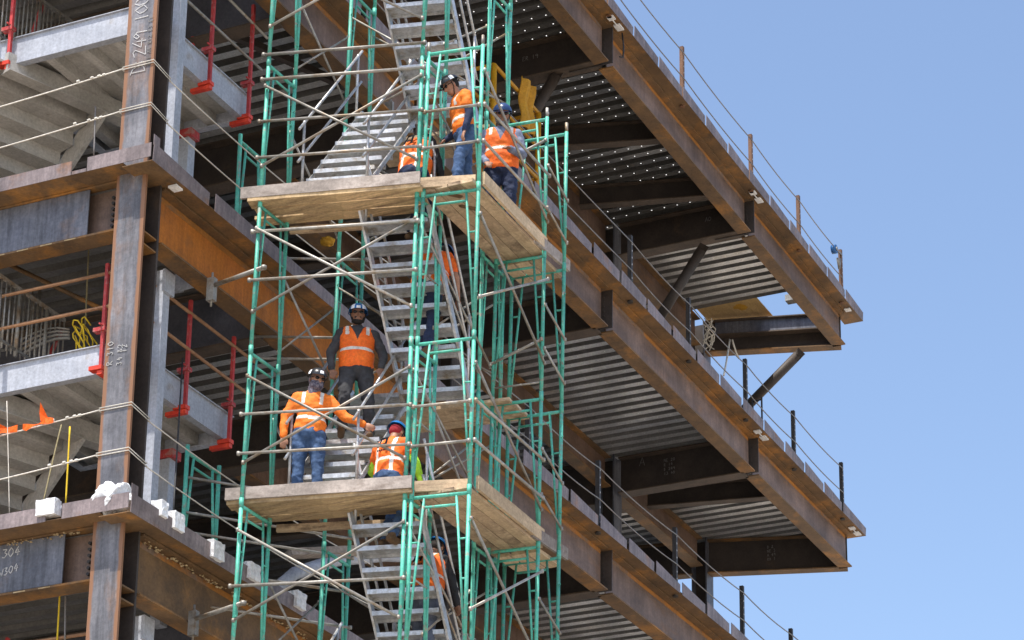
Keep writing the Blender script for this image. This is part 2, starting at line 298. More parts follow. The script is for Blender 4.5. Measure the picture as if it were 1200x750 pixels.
YW = .36; XW = .47            # edge beam webs
def notches(a, b, gaps):
    """segments of an upstand between a and b leaving the gaps out"""
    out = []; p = a
    for g0, g1 in gaps:
        if g0 > p: out.append((p, g0))
        p = g1
    if p < b: out.append((p, b))
    return out
for lv, z in LV.items():
    # right facade edge beams
    spans = [(.62, 6.96), (7.04, 13.62), (13.82, 20.42), (20.62, XE - .22)]
    for (a, b) in spans:
        bm = bmesh.new(); ibeam(bm, (a, YW, z - .012), (b, YW, z - .012), .74, .27); box(bm, a + .01, b - .01, YW - .011, YW - .0085, z - .115, z - .042, 2)
        # thin stiffeners on the outer side of the web
        n = int((b - a) / 3.2)
        mw = M['web_orange'] if (lv == 'C' and a < 1) else (M['rust'] if lv == 'D' and a < 1 else M['web'])
        child('edge_beam', bm, [M['rust'], mw, M['streak']], bld)
        for i in range(1, n if a < 1 and lv in 'CD' else 1):
            x = a + (b - a) * i / n
            bm = bmesh.new(); box(bm, x - .006, x + .006, YW - .11, YW - .012, z - .70, z - .05); child('stiffener_plate', bm, M['rust'], bld)
    for x in (13.72, 20.52):
        bm = bmesh.new(); box(bm, x - .012, x + .012, .19, 1.0, z - .73, z - .04)
        for k in range(6): tube(bm, (x - .03, YW - .02, z - .16 - k * .085), (x + .03, YW - .02, z - .16 - k * .085), .016, 6)
        child('splice_plate', bm, M['web_dark'], bld)
    # edge plate: flat leg plus toothed upstand
    bm = bmesh.new(); xp = XE + (.35 if lv == 'A' else .08); box(bm, 0, xp, 0, .42, z, z + .008, 1)
    box(bm, 0, .42, .425, YE, z + .06, z + .068, 1)
    if lv in 'ED': gaps = [(2.1 + 1.9 * i, 2.2 + 1.9 * i) for i in range(2, 5)] + [(12.2 + i * 1.12, 12.34 + i * 1.12) for i in range(13)]
    elif lv == 'C': gaps = [(1.22, 1.36), (4.75, 4.9)] + [(6.6 + i * 1.62, 6.76 + i * 1.62) for i in range(3)] + [(11.6 + i * 1.13, 11.70 + i * 1.13) for i in range(13)]
    elif lv == 'B': gaps = [(.9 + i * 1.9, 1.05 + i * 1.9) for i in range(5)] + [(10.2 + i * 1.12, 10.29 + i * 1.12) for i in range(14)]
    else: gaps = [(.7 + i * 1.12, .77 + i * 1.12) for i in range(23)]
    for a, b in notches(0, xp - .03, gaps):
        h0 = .235 + random.uniform(-.015, .015); h1 = .17 + random.uniform(-.02, .02); o = random.uniform(.0, .012)
        vs = box(bm, a, b, -.004, .004, z - .004, z + .2)
        for v in vs:
            if v.co.z > z + .1: v.co.z = z + (h0 if v.co.x < (a + b) / 2 else h1); v.co.y -= o
    for a, b in notches(.03, YE, [(.92, 1.14)]):
        box(bm, -.004, .004, a, b, z + .056, z + (.24))
    if lv == 'C': box(bm, -.004, .004, .93, 1.13, z + .056, z + .10)
    # little corner tab
    box(bm, -.004, .12, -.005, .003, z + .2, z + .34)
    child('edge_plate', bm, [M['fascia'], M['rust']], bld)
    # left facade edge beam
    bm = bmesh.new(); ibeam(bm, (XW, .68, z + .052), (XW, 6.95, z + .052), .66, .29)
    child('edge_beam', bm, [M['rust'], M['web']], bld)
    bm = bmesh.new(); ibeam(bm, (XW, 7.42, z + .052), (XW, YE, z + .052), .66, .29)
    child('edge_beam', bm, [M['rust'], M['web']], bld)
    # blue grey cover plate on its web, with short welds underneath, and bolts by the column
    bm = bmesh.new(); box(bm, XW - .135, XW - .120, 1.10, 4.6, z - .575, z + .02); child('web_cover_plate', bm, M['blue_steel'], bld)
    if lv in 'DCB':
        for k in range(6):
            bm = bmesh.new(); tube(bm, (XW - .05, .82, z - .10 - k * .075), (XW - .01, .82, z - .10 - k * .075), .02, 8); child('bolt', bm, M['post_black'], bld)
        for k in range(8):
            bm = bmesh.new(); box(bm, XW - .148, XW - .1405, 1.25 + k * .34, 1.25 + k * .34 + .16, z - .607, z - .592); child('weld_bead', bm, M['foamproof'], bld)
    # cross girders
    for x in (13.72, 20.52):
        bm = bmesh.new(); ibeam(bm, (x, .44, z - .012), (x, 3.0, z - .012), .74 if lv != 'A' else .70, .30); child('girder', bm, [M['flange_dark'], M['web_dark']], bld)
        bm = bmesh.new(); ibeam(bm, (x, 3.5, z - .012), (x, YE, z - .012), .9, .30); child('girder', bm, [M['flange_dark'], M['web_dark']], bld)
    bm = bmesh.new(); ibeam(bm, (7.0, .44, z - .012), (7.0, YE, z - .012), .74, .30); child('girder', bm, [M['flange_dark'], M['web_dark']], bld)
    # long girders parallel to the right facade
    for x0, x1 in ((7.25, 13.5), (14.0, 20.3), (20.8, 25.0)):
        for y in (3.25, 10.0):
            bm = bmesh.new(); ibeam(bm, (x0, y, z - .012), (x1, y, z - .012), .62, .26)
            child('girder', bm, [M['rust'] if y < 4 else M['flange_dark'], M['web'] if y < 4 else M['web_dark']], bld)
    # joists
    JS = [(10.4, 10.4)] + ([(17.1, 16.35), (19.45, 18.75)] if lv == 'A' else [(22.6, 22.05)])
    for a, b in JS:
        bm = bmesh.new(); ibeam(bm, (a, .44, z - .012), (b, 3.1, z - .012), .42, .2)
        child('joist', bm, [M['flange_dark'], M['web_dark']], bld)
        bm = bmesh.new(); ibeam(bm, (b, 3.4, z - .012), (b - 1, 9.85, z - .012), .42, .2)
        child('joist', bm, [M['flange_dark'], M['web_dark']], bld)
    # end beam of the building, slightly skewed
    bm = bmesh.new(); ibeam(bm, (XE - .12, .35, z - .012), (XE - .95, 3.1, z - .012), .74, .26)
    ibeam(bm, (XE - 1.02, 3.4, z - .012), (XE - 3.2, YE, z - .012), .74, .26); child('end_beam', bm, [M['rust'], M['web_dark']], bld)

def deck(lv, x0, x1, y0, y1, m):
    z = LV[lv] + .012; bm = bmesh.new(); p = .3; h = .11
    prof = [(0, 0), (.145, 0), (.165, h), (.28, h)]
    xs = []; x = x0
    while x < x1 - .01:
        for a, b in prof: xs.append((x + a, b))
        x += p
    xs = [(min(a, x1), b) for a, b in xs] + [(x1, 0)]
    A = [bm.verts.new((a, y0, z + b)) for a, b in xs]; B = [bm.verts.new((a, y1, z + b)) for a, b in xs]
    for i in range(len(xs) - 1):
        if (A[i].co - A[i + 1].co).length > 1e-4:
            q = bm.faces.new((A[i], B[i], B[i + 1], A[i + 1])); q.material_index = 0 if xs[i][1] == 0 and xs[i + 1][1] == 0 else 1
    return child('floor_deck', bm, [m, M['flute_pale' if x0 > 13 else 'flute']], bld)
for lv in 'EDCBA':
    mm = M['deck_glints'] if lv == 'A' else M['deck']
    if lv == 'A':
        deck(lv, .3, 20.7, .10, YE, mm); deck(lv, 20.7, 24.6, .10, YE, M['deck'])
    else:
        deck(lv, 3.3, 6.9, .10, YE, mm); deck(lv, 6.9, 13.8, .10, YE, M['deck_shade']); deck(lv, 13.8, XE - .1, .10, YE, mm); deck(lv, .42, 3.3, .7, YE, M['deck_shade'])
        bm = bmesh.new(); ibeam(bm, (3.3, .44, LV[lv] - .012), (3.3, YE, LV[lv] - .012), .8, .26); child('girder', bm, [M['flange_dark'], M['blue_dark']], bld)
        bm = bmesh.new(); box(bm, .7, 13.5, 10.6, 10.7, LV[lv] - 3.9, LV[lv] - .7); child('dark_screen', bm, M['web_dark'], bld)  # dark board added so the inner bays read black
# unseen sheets added to keep daylight out of the lower decks
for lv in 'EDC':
    bm = bmesh.new(); box(bm, 3.3, XE - .3, .5, YE - .1, LV[lv] + .10, LV[lv] + .16); child('daylight_block', bm, M['pan'], bld)

# round kicker braces under the cantilevers
def pipe(a, b, r=.10):
    bm = bmesh.new(); tube(bm, a, b, r, 16)
    d = (Vector(b) - Vector(a)).normalized()
    obox(bm, Vector(a) - d * .12, Vector(a) + d * .1, .012, .22)
    child('pipe_brace', bm, M['web_dark'], bld)
pipe(P(822, 293, 'x', 20.52), P(766, 383, 'x', 20.52))
pipe(P(652, 88, 'x', 13.72), P(600, 175, 'x', 13.72))
pipe(P(935, 416, 'x', 25.6), P(872, 480, 'x', 25.6))
# lower inner end beam seen in the hole of level A
bm = bmesh.new(); a = P(972, 368, 'z', 26.62); b = P(838, 377, 'z', 26.62); ibeam(bm, a, b, .36, .2); child('end_beam', bm, [M['flange_dark'], M['blue_steel']], bld)

# ---------------------------------------------------------------- steel stair landings inside the corner
def landing(zt, label):
    x0, x1, y0, y1, h = .80, 3.24, .80, 3.0, .34
    e = empty('stair_landing', (x0, y0, zt - h), label, 'stair landing', 'stair landings inside the building corner')
    for nm, a, b, c, d in (('edge_channel', x0, x1, y0, y0 + .05), ('edge_channel', x0, x0 + .05, y0 + .053, y1), ('edge_channel', x1 - .05, x1, y0 + .053, y1), ('edge_channel', x0, x1, y1 + .003, y1 + .05)):
        bm = bmesh.new(); box(bm, a, b, c, d, zt - h, zt); 
        if d - c < .1: box(bm, a, b, c - .002 if c < 1 else c - .07, (c + .10) if c < 1 else d, zt - h - .012, zt - h - .001); box(bm, a, b, c - .03, d, zt + .001, zt + .013)
        else: box(bm, a - .002 if a < 1 else a - .06, (a + .10) if a < 1 else b, c, d, zt - h - .013, zt - h - .002); box(bm, a - .03, b, c, d, zt + .002, zt + .012)
        child(nm, bm, M['grey_steel'], e)
    bm = bmesh.new(); box(bm, x0 + .05, x1 - .05, y0 + .05, y1, zt - .16, zt - .02); child('landing_pan', bm, M['pan'], e)
    for k in range(4):
        y = y0 + .45 + k * .5; bm = bmesh.new(); box(bm, x0 + .052, x1 - .052, y, y + .05, zt - .29, zt - .163); box(bm, x0 + .052, x1 - .052, y, y + .13, zt - .305, zt - .292); child('cross_rib', bm, M['pan'], e)
    # diagonal header carrying the flight that drops to the left
    a = Vector((.70, 2.78, zt - h - .03)); b = Vector((2.5, 2.10, zt - h - .03))
    bm = bmesh.new(); obox(bm, a, b, .08, .26); obox(bm, a + Vector((0, 0, -.14)), b + Vector((0, 0, -.14)), .2, .015); child('header_beam', bm, M['pan'], e)
    # descending flight seen from underneath: stringers and folded pans
    d = (b - a).normalized(); n = Vector((-d.y, d.x, 0)); n = n if n.y > 0 else -n; run, rise = .27, .195
    for side, o in (('stringer', 1.48), ('stringer', -.3)):
        p = a + d * o + Vector((0, 0, .0)); bm = bmesh.new()
        obox(bm, p + Vector((0, 0, -.02)), p + n * run * 13 + Vector((0, 0, -.02 - rise * 13)), .05, .32); child(side, bm, M['pan'], e)
    for k in range(12):
        p = a + d * -.25 + n * (run * k + .05) + Vector((0, 0, .02 - rise * k)); q = p + d * 1.68
        bm = bmesh.new(); obox(bm, p + n * run / 2, q + n * run / 2, run + .03, .03); obox(bm, p + Vector((0, 0, .0)) + n * run + Vector((0, 0, -rise / 2)), q + n * run + Vector((0, 0, -rise / 2)), .02, rise)
        child('stair_pan', bm, M['pan'], e)
    return e
landing(19.77, 'upper grey steel stair landing inside the building corner, level with the top of the column')
landing(15.20, 'middle grey steel stair landing behind the corner column, with yellow cord heaped on it')
landing(10.65, 'lowest grey steel stair landing inside the corner at the very bottom left')

def picket(p0, p1, h, label, n=16, top=.0):
    """stair guard of thin grey bars from p0 to p1 (feet)"""
    p0, p1 = Vector(p0), Vector(p1); e = empty('picket_railing', p0, label, 'railing', 'picket railings of the steel stair')
    u = Vector((0, 0, h)); bm = bmesh.new(); obox(bm, p0 + u, p1 + u, .04, .04); child('top_rail', bm, M['galv'], e)
    bm = bmesh.new(); obox(bm, p0 + u * .1, p1 + u * .1, .03, .03); child('bottom_rail', bm, M['galv'], e)
    for i in range(n + 1):
        q = p0.lerp(p1, i / n); r = .011 if i % 6 else .024
        bm = bmesh.new(); tube(bm, q, q + u * .985, r, 6); child('baluster', bm, M['galv'], e)
picket((2.6, 3.0, 19.95), (.4, 3.0, 19.75), 1.0, 'grey picket guard along the back of the upper stair landing', 26)
picket((-.1, 2.52, 15.42), (1.95, 2.52, 15.42), .90, 'grey picket guard beside the yellow cord on the middle landing', 22)
picket((-.1, 3.3, 15.0), (1.9, 2.9, 15.9), .90, 'grey picket guard climbing behind the front one on the middle landing', 18)

# light grey tube posts beside the corner column
for z0, z1, k in ((17.09, 20.95, 'beside the upper corner column'), (12.69, 16.32, 'beside the middle stretch of the corner column'), (8.3, 11.9, 'under the lowest corner joint')):
    bm = bmesh.new(); box(bm, 1.26, 1.40, .60, .74, z0, z1); box(bm, 1.22, 1.44, .56, .599, z1 - .3, z1 - .01)
    box(bm, 1.20, 1.46, .55, .78, z0 - .02, z0 - .002)
    thing('square_post', bm, M['grey_steel'], 'light grey square steel post ' + k, 'post', 'grey posts beside the corner column')
for z1, k in ((19.40, 'upper'), (14.84, 'middle')):
    bm = bmesh.new(); box(bm, 3.02, 3.18, 1.55, 1.70, z1 - 2.35, z1 - .14)
    e = empty('landing_post', (3.1, 1.62, z1 - 2.35), 'grey prop with a red cap holding up the %s stair landing' % k, 'post', 'props under the stair landings'); child('prop', bm, M['grey_steel'], e)
    bm = bmesh.new(); box(bm, 3.0, 3.2, 1.5, 1.72, z1 - .135, z1 - .02); child('cap', bm, M['red'], e)

# red clamp-on guard posts
def redpost(x, y, z0, z1, label, foot='x', faded=False, lean=(0, 0)):
    e = empty('clamp_post', (x, y, z0), label, 'guard post', 'red clamp-on guard posts')
    bm = bmesh.new(); obox(bm, (x, y, z0), (x + lean[0], y + lean[1], z1), .042, .042, Vector((1, 0, 0))); child('upright', bm, M['red'], e)
    bm = bmesh.new()
    if foot == 'x': box(bm, x - .035, x + .035, y - .03, y + .26, z0 - .06, z0 - .01)
    else: box(bm, x - .03, x + .26, y - .035, y + .035, z0 - .06, z0 - .01)
    box(bm, x - .05, x + .05, y - .04, y + .14, z0 - .002, z0 + .05); child('jaw', bm, M['red_bright'], e)
    bm = bmesh.new(); box(bm, x - .045, x + .045, y - .045, y + .12, z0 + .50, z0 + .55); tube(bm, (x - .09, y, z0 + .57), (x + .09, y, z0 + .57), .013, 6); child('screw', bm, M['red'], e)
redpost(2.19, .73, 19.38, 21.0, 'red clamp post on the upper landing edge, next right of the column')
redpost(3.14, .73, 19.40, 21.1, 'red clamp post at the right end of the upper landing, topmost right')
redpost(3.28, 1.75, 19.75, 20.95, 'short red clamp post standing behind the right end of the upper landing')
redpost(2.06, .73, 14.83, 16.29, 'red clamp post on the middle landing edge, right of the column')
redpost(3.08, .73, 14.78, 16.24, 'red clamp post at the far right end of the middle landing')
redpost(3.0, 2.2, 15.2, 16.1, 'short red clamp post at the back of the middle landing')
redpost(.73, 2.77, 19.36, 20.9, 'red clamp post on the left edge of the upper landing', 'y')
redpost(.73, 1.05, 14.85, 16.24, 'red and white worn clamp post touching the left side of the column', 'y')
redpost(1.9, 3.0, 15.2, 16.3, 'tilted red clamp post behind the picket guard of the middle landing', lean=(.25, -.30))
redpost(1.6, 3.3, 19.75, 20.9, 'tilted red clamp post behind the picket guard of the upper landing', lean=(.1, -.25))
redpost(1.3, 3.0, 10.9, 12.0, 'tilted red clamp post at the bottom left under the beam', lean=(.25, -.30))

def rail(p0, p1, r, m, label, name='guard_pipe', cat='guard rail', group=None, n=8):
    bm = bmesh.new(); tube(bm, p0, p1, r, n); thing(name, bm, m, label, cat, group, True)
G1 = 'brown guard rails on the stair landings'
rail((.74, 4.5, 16.12), (.74, .70, 16.12), .022, M['rail_brown'], 'upper brown rail left of the column above the middle landing', group=G1)
rail((.74, 4.5, 15.68), (.74, .70, 15.68), .022, M['rail_brown'], 'lower brown rail left of the column above the middle landing', group=G1)
rail((1.1, .72, 16.12), (3.6, .72, 16.10), .022, M['rail_brown'], 'upper brown rail right of the column above the middle landing', group=G1)
rail((1.1, .72, 15.64), (3.6, .72, 15.60), .022, M['rail_brown'], 'lower brown rail right of the column above the middle landing', group=G1)
rail((1.2, .72, 20.26), (3.4, .72, 20.26), .020, M['galv'], 'lower grey rail right of the column above the upper landing', group=G1)
rail((1.8, .72, 20.86), (3.5, .72, 20.80), .020, M['galv'], 'upper grey rail right of the column above the upper landing', group=G1)
rail((.74, 4.5, 11.58), (.74, .70, 11.56), .022, M['rail_brown'], 'brown rail left of the column at the very bottom', group=G1)
rail((.74, 4.5, 20.74), (.74, 2.0, 20.74), .018, M['rope'], 'pale line strung above the upper landing at the top left', group=G1)
rail(P(0, 305, 'z', 16.9), P(140, 372, 'z', 16.1), .03, M['rust'], 'thin brown brace crossing behind the picket guard', 'cross_pipe', 'brace')
rail(P(30, 570, 'z', 12.0), P(130, 650, 'z', 11.6), .02, M['galv'], 'thin grey brace under the lower left beam', 'cross_pipe', 'brace') if 0 else None

# heaps of cord on the middle landing
bm = bmesh.new()
for k in range(6):
    c = P(92 + k % 5 * 3, 396 + k % 3 * 4, 'y', 1.6); pts = [c + Vector((.16 * math.cos(a * .8 + k) * random.uniform(.5, 1), .1 * math.sin(a * .9 + k), .22 * math.sin(a * .55 + k * 1.3))) for a in range(10)]
    path(bm, pts, .009, 5)
thing('cord_heap', bm, M['yrope'], 'tangled yellow cord hanging on the middle stair landing', 'cord', smooth=True)
bm = bmesh.new()
for k in range(4):
    pts = [P(25 + 14 * a, 416 - k * 4 - 20 * math.sin(a / 4 * 1.7 + .1 * k), 'x', 1.6) for a in range(5)]
    path(bm, pts, .022 - k * .003, 6)
thing('grey_hose', bm, M['galv'], 'bundle of grey hoses arching over the middle stair landing', 'hose', smooth=True)

# ---------------------------------------------------------------- things fixed to the frame
# slotted guard posts along the deck edges, with cables
def slotpost(x, y, z0, z1, m, label):
    bm = bmesh.new(); tube(bm, (x, y, z0 - .08), (x, y, z0 + .01), .05, 8)
    w = .035
    for a, b, c, d in ((x - w, x + w, y - w, y - w + .008), (x - w, x - w + .008, y - w + .010, y + w), (x + w - .008, x + w, y - w + .010, y + w)): box(bm, a, b, c, d, z0, z1)
    n = 8
    for k in range(n): box(bm, x - .010, x + .010, y - w - .003, y - w - .0005, z0 + .1 + k * (z1 - z0 - .15) / n, z0 + .13 + k * (z1 - z0 - .15) / n, 1)
    thing('slotted_post', bm, [m, M['chalk']], label, 'guard post', 'slotted guard posts along the deck edges')
zA, zB, zC = LV['A'], LV['B'], LV['C']
rows = {'A': [(13.4, 'highest of all at the picture top'), (16.7, 'leftmost against the sky'), (20.2, 'second from the left against the sky'), (22.9, 'third from the left against the sky'), (25.5, 'at the right end beside the blue reel')],
        'B': [(14.3, 'nearest the yellow lift'), (16.9, 'in front of the pipe brace'), (19.7, 'beside the small ladder cage'), (22.3, 'next to last before the right end'), (25.15, 'at the right end')],
        'C': [(10.4, 'behind the right scaffold legs'), (13.0, 'under the open dark bay'), (16.2, 'between the two inner columns'), (19.35, 'left of the last one at the bottom'), (21.9, 'lowest of all, cut by the bottom edge')]}
for lv, r in rows.items():
    z = LV[lv]
    for i, (x, d) in enumerate(r):
        slotpost(x, .12, z + .05, z + 1.22, M['post_rust'] if lv == 'A' else M['post_black'], {'A': 'rusty', 'B': 'black', 'C': 'black'}[lv] + ' post on the ' + {'A': 'top', 'B': 'middle', 'C': 'lowest'}[lv] + ' deck edge, ' + d)
    xe = r[-1][0] + .03
    nm = {'A': 'top', 'B': 'middle', 'C': 'lowest'}[lv]
    for h, q in ((1.08, 'upper'), (.55, 'lower')):
        bm = bmesh.new(); xs = [5.0] + [a for a, _ in r]
        for a, b in zip(xs, xs[1:] if len(xs) > 1 else []): path(bm, sag((a, .08, z + h), (b, .08, z + h), .05, 6), .011, 5)
        if lv == 'C': path(bm, [(xe - .03, .08, z + h), (25.9, .08, z + h)], .011, 5)
        thing('guard_cable', bm, M['cable'], '%s steel guard cable along the %s deck edge' % (q, nm), 'cable', 'guard cables along the deck edges', True)
# triangular end bracket and blue reel at the ends
for z, nm in ((zA, 'top'), (zB, 'middle')):
    bm = bmesh.new(); obox(bm, (25.2, .15, z + .05), (25.75, .15, z + .28), .05, .05); obox(bm, (25.3, .15, z + .28), (25.85, .15, z + .10), .04, .04)
    thing('post_shoe', bm, M['post_rust'], 'small steel shoe at the foot of the end post of the %s deck' % nm, 'bracket', 'shoes of the end posts')
M['blue'] = mat('blue plastic', (.01, .08, .24), (.015, .11, .30), 8, .4, 0, 0)
bm = bmesh.new(); c = Vector((25.05, .10, zA + 1.02)); tube(bm, c - Vector((0, .05, 0)), c + Vector((0, .05, 0)), .095, 18); tube(bm, c - Vector((0, .07, 0)), c - Vector((0, .051, 0)), .045, 14, 1)
obox(bm, c + Vector((.1, 0, .03)), c + Vector((.45, 0, .10)), .04, .04, mi=1); path(bm, [c + Vector((.2, 0, -.1)), c + Vector((.3, 0, -.3)), c + Vector((.38, 0, -.05))], .03, 6, 1)
thing('cable_reel', bm, [M['blue'], M['galv']], 'round blue cable reel hooked near the right end post of the top deck', 'reel')
# small white clips near the splices
k = 0
for (x, z, d) in ((13.55, zA, 'top deck edge at the first splice'), (20.35, zA, 'top deck edge at the second splice'), (20.38, zB, 'middle deck edge at its right splice'), (25.8, zB, 'middle deck edge at its right end'), (25.95, zA, 'top deck edge at its right end'), (.75, zC, 'edge plate just right of the corner column')):
    bm = bmesh.new(); box(bm, x - .16, x - .02, .05, .17, z - .03, z - .006); 
    if k < 4: box(bm, x + .14, x + .34, .05, .17, z - .03, z - .006); tube(bm, (x - .02, .11, z - .022), (x + .14, .11, z - .022), .012, 6)
    thing('white_clip', bm, M['white'], 'small white clip under the ' + d, 'clip', 'white clips under the deck edges'); k += 1
bm = bmesh.new(); x = 13.86; path(bm, [(x + .1, .12, zA - .03), (x + .12, .10, zA - .3), (x + .05, .08, zA - .55), (x - .1, .08, zA - .62)], .014, 6)
thing('hanging_strap', bm, M['black'], 'short dark strap looped under the top deck edge at the first splice', 'strap', smooth=True)

# cream fireproofing left on the lowest beams by the corner
def lumps(pts, r, label):
    bm = bmesh.new()
    for i in range(len(pts) - 1):
        a, b = Vector(pts[i]), Vector(pts[i + 1]); n = int((b - a).length / .022)
        for j in range(n):
            if math.sin(j * .21) + random.random() < -.15: continue
            p = a.lerp(b, (j + random.random()) / n) + Vector((random.uniform(-.02, .02), random.uniform(-.03, .03), random.uniform(-.03, .02)))
            m_ = Matrix.Translation(p) @ Matrix.Diagonal((random.uniform(.7, 1.5), random.uniform(.7, 1.3), random.uniform(.5, 1), 1)) @ Matrix.Rotation(random.random() * 6, 4, 'Z')
            bmesh.ops.create_icosphere(bm, subdivisions=1, radius=r * random.uniform(.6, 1.3), matrix=m_)
    o = thing('fireproofing', bm, M['foamproof'], label, 'fireproofing', 'sprayed fireproofing on the lowest beams'); o['kind'] = 'stuff'
zD = LV['D']
lumps([(.7, .30, zD - .05), (4.6, .30, zD - .05)], .015, 'cream sprayed coating along the beam right of the corner column')
lumps([(.33, .9, zD + .015), (.33, 4.4, zD + .015)], .015, 'cream sprayed coating along the beam left of the corner column')

# white foam blocks wrapped on the edge plate of level D
def foam(x0, x1, y0, y1, z0, z1, label):
    bm = bmesh.new(); x0 += .02; x1 -= .025; z0 += .03; z1 -= .02; box(bm, x0, x1, y0, y1, z0, z1); bmesh.ops.subdivide_edges(bm, edges=bm.edges[:], cuts=4, use_grid_fill=True)
    for v in bm.verts: v.co += Vector([random.uniform(-.006, .006) for _ in range(3)])
    for q in range(3): 
        cx, cz = random.uniform(x0, x1), random.uniform(z0, z1)
    thing('foam_block', bm, M['white'], label, 'foam block', 'white foam blocks taped to the lowest deck edge')
foam(.80, 1.05, -.05, .12, zD + .07, zD + .33, 'white foam block beside the corner column, next right of the plastic wrap')
foam(.52, .70, -.05, .10, zD + .12, zD + .36, 'small white foam block just right of the crumpled plastic')
foam(1.62, 1.90, -.06, .12, zD + .0, zD + .27, 'white foam block on the lowest deck edge left of the first scaffold leg')
foam(2.45, 2.72, -.06, .12, zD + .02, zD + .28, 'white foam block between the first two scaffold legs')
foam(3.55, 3.82, -.06, .12, zD + .02, zD + .28, 'white foam block low behind the crossing scaffold braces')
foam(-.06, .12, 1.00, 1.26, zD + .10, zD + .34, 'white foam block on the edge left of the corner column')
bm = bmesh.new(); bmesh.ops.create_icosphere(bm, subdivisions=4, radius=.2, matrix=Matrix.Translation((.16, .36, zD + .24)) @ Matrix.Diagonal((.8, 1.3, .95, 1)))
for v in bm.verts:
    d = (v.co - Vector((.16, .36, zD + .24))); v.co += d * (random.uniform(-.06, .06) + .22 * math.sin(v.co.y * 31 + v.co.z * 17)); 
thing('plastic_wrap', bm, M['white'], 'crumpled white plastic bundle at the foot of the corner column', 'plastic wrap')

# wire ropes tied round the corner column, running off to the left and right
M['wire'] = mat('pale wire rope', (.60, .57, .50), (.70, .67, .60), 30, .6, .1, 0)
def colwrap(z, label, off=0, zl=None):
    bm = bmesh.new(); x0, x1, y0, y1 = .235, .60, .24, .67
    for dz in (0, .035): path(bm, [(x0, y1, z + dz), (x0, y0, z + dz), (x1, y0 - .01, z - .06 + dz), (x1, y1, z + dz), (x0, y1 + .01, z + dz)], .007, 5)
    zl = z - .15 if zl is None else zl
    path(bm, sag((x0, y1, z + .01), (x0 - .03, y1 + 3.6, zl), .03, 8), .009, 5)
    for q in (.25, .32, .42, .62): tube(bm, (x0 - .01, y1 + q, z - .01), (x0 - .01, y1 + q + .035, z - .012), .018, 6)
    path(bm, sag((x1, y0, z - .06), (6.0, .05, z - .1), .1, 10), .009, 5)
    thing('wire_rope', bm, M['wire'], label, 'wire rope', 'wire ropes tied round the corner column', True)
colwrap(17.94 + .58, 'upper pale wire rope tied round the column above the middle joint'); colwrap(17.94, 'second pale wire rope tied round the column just above the middle joint')
colwrap(14.06, 'pale wire rope carrying the orange flags, tied round the column'); colwrap(13.50, 'lowest pale wire rope round the column just above the crumpled plastic')
for i, (q, ln, up) in enumerate(((.60, .42, .24), (1.10, .78, .14), (1.92, .85, .10))):
    bm = bmesh.new(); zw = lambda y: 14.06 - .042 * (y - .67); y0 = .67 + q; rows_ = []
    for k in range(9):
        t = k / 8; y = y0 + ln * t; wd_ = .035 + .025 * math.sin(t * 9 + i); zz = zw(y) + .015 * math.sin(t * 7 + i)
        rows_.append((bm.verts.new((.185 + .012 * math.sin(k * 2.1), y, zz + wd_ * .6)), bm.verts.new((.17 + .015 * math.cos(k * 1.7), y, zz - wd_))))
    for a, b in zip(rows_, rows_[1:]): bm.faces.new((a[0], b[0], b[1], a[1]))
    tip = [bm.verts.new(p) for p in ((.18, y0 + ln * .15, zw(y0) + .02), (.15, y0 + ln * .42, zw(y0) + up), (.19, y0 + ln * .50, zw(y0) + up * .55), (.18, y0 + ln * .42, zw(y0) + .01))]
    bm.faces.new(tip); bmesh.ops.solidify(bm, geom=bm.faces[:], thickness=.006)
    thing('flag', bm, M['orange_flag'], ['orange flag with its tip up, nearest the column on the wire left of it', 'second orange flag from the column, lying along the wire', 'orange flag at the far left end of the wire'][i], 'flag', 'orange flags on the wire rope')
# ropes hanging in the dark opening
for p0, p1, m, lab in ((P(82, 500, 'x', .9), P(77, 592, 'x', .9), M['yrope'], 'yellow rope hanging in the dark opening left of the column'), (P(72, 498, 'x', 1.0), P(50, 592, 'x', .6), M['drope'], 'olive rope slanting down beside the yellow one'),
                       (P(71, 680, 'x', .7), P(67, 752, 'x', .7), M['yrope'], 'yellow rope under the lowest left beam'), (P(77, 676, 'x', .7), P(76, 752, 'x', .7), M['cable'], 'grey cord beside the yellow rope under the lowest beam'),
                       (P(105, 270, 'x', 1.2), P(100, 380, 'x', 1.2), M['drope'], 'thin green cord hanging in the opening above the middle landing'), (P(8, 470, 'x', .1), P(11, 602, 'x', .1), M['rope'], 'thin pale line hanging at the far left'),
                       (P(214, 420, 'y', .70), P(203, 602, 'y', .0), M['black'], 'black cable hanging from the right part of the middle landing'), (P(112, 125, 'x', 1.2), P(110, 182, 'x', 1.2), M['cable'], 'dark rod hanging under the upper landing')):
    bm = bmesh.new(); path(bm, sag(p0, p1, -.02, 8), .005 if 'thin pale' in lab else .011, 5); thing('hanging_rope', bm, m, lab, 'rope', 'ropes hanging at the building corner', True)

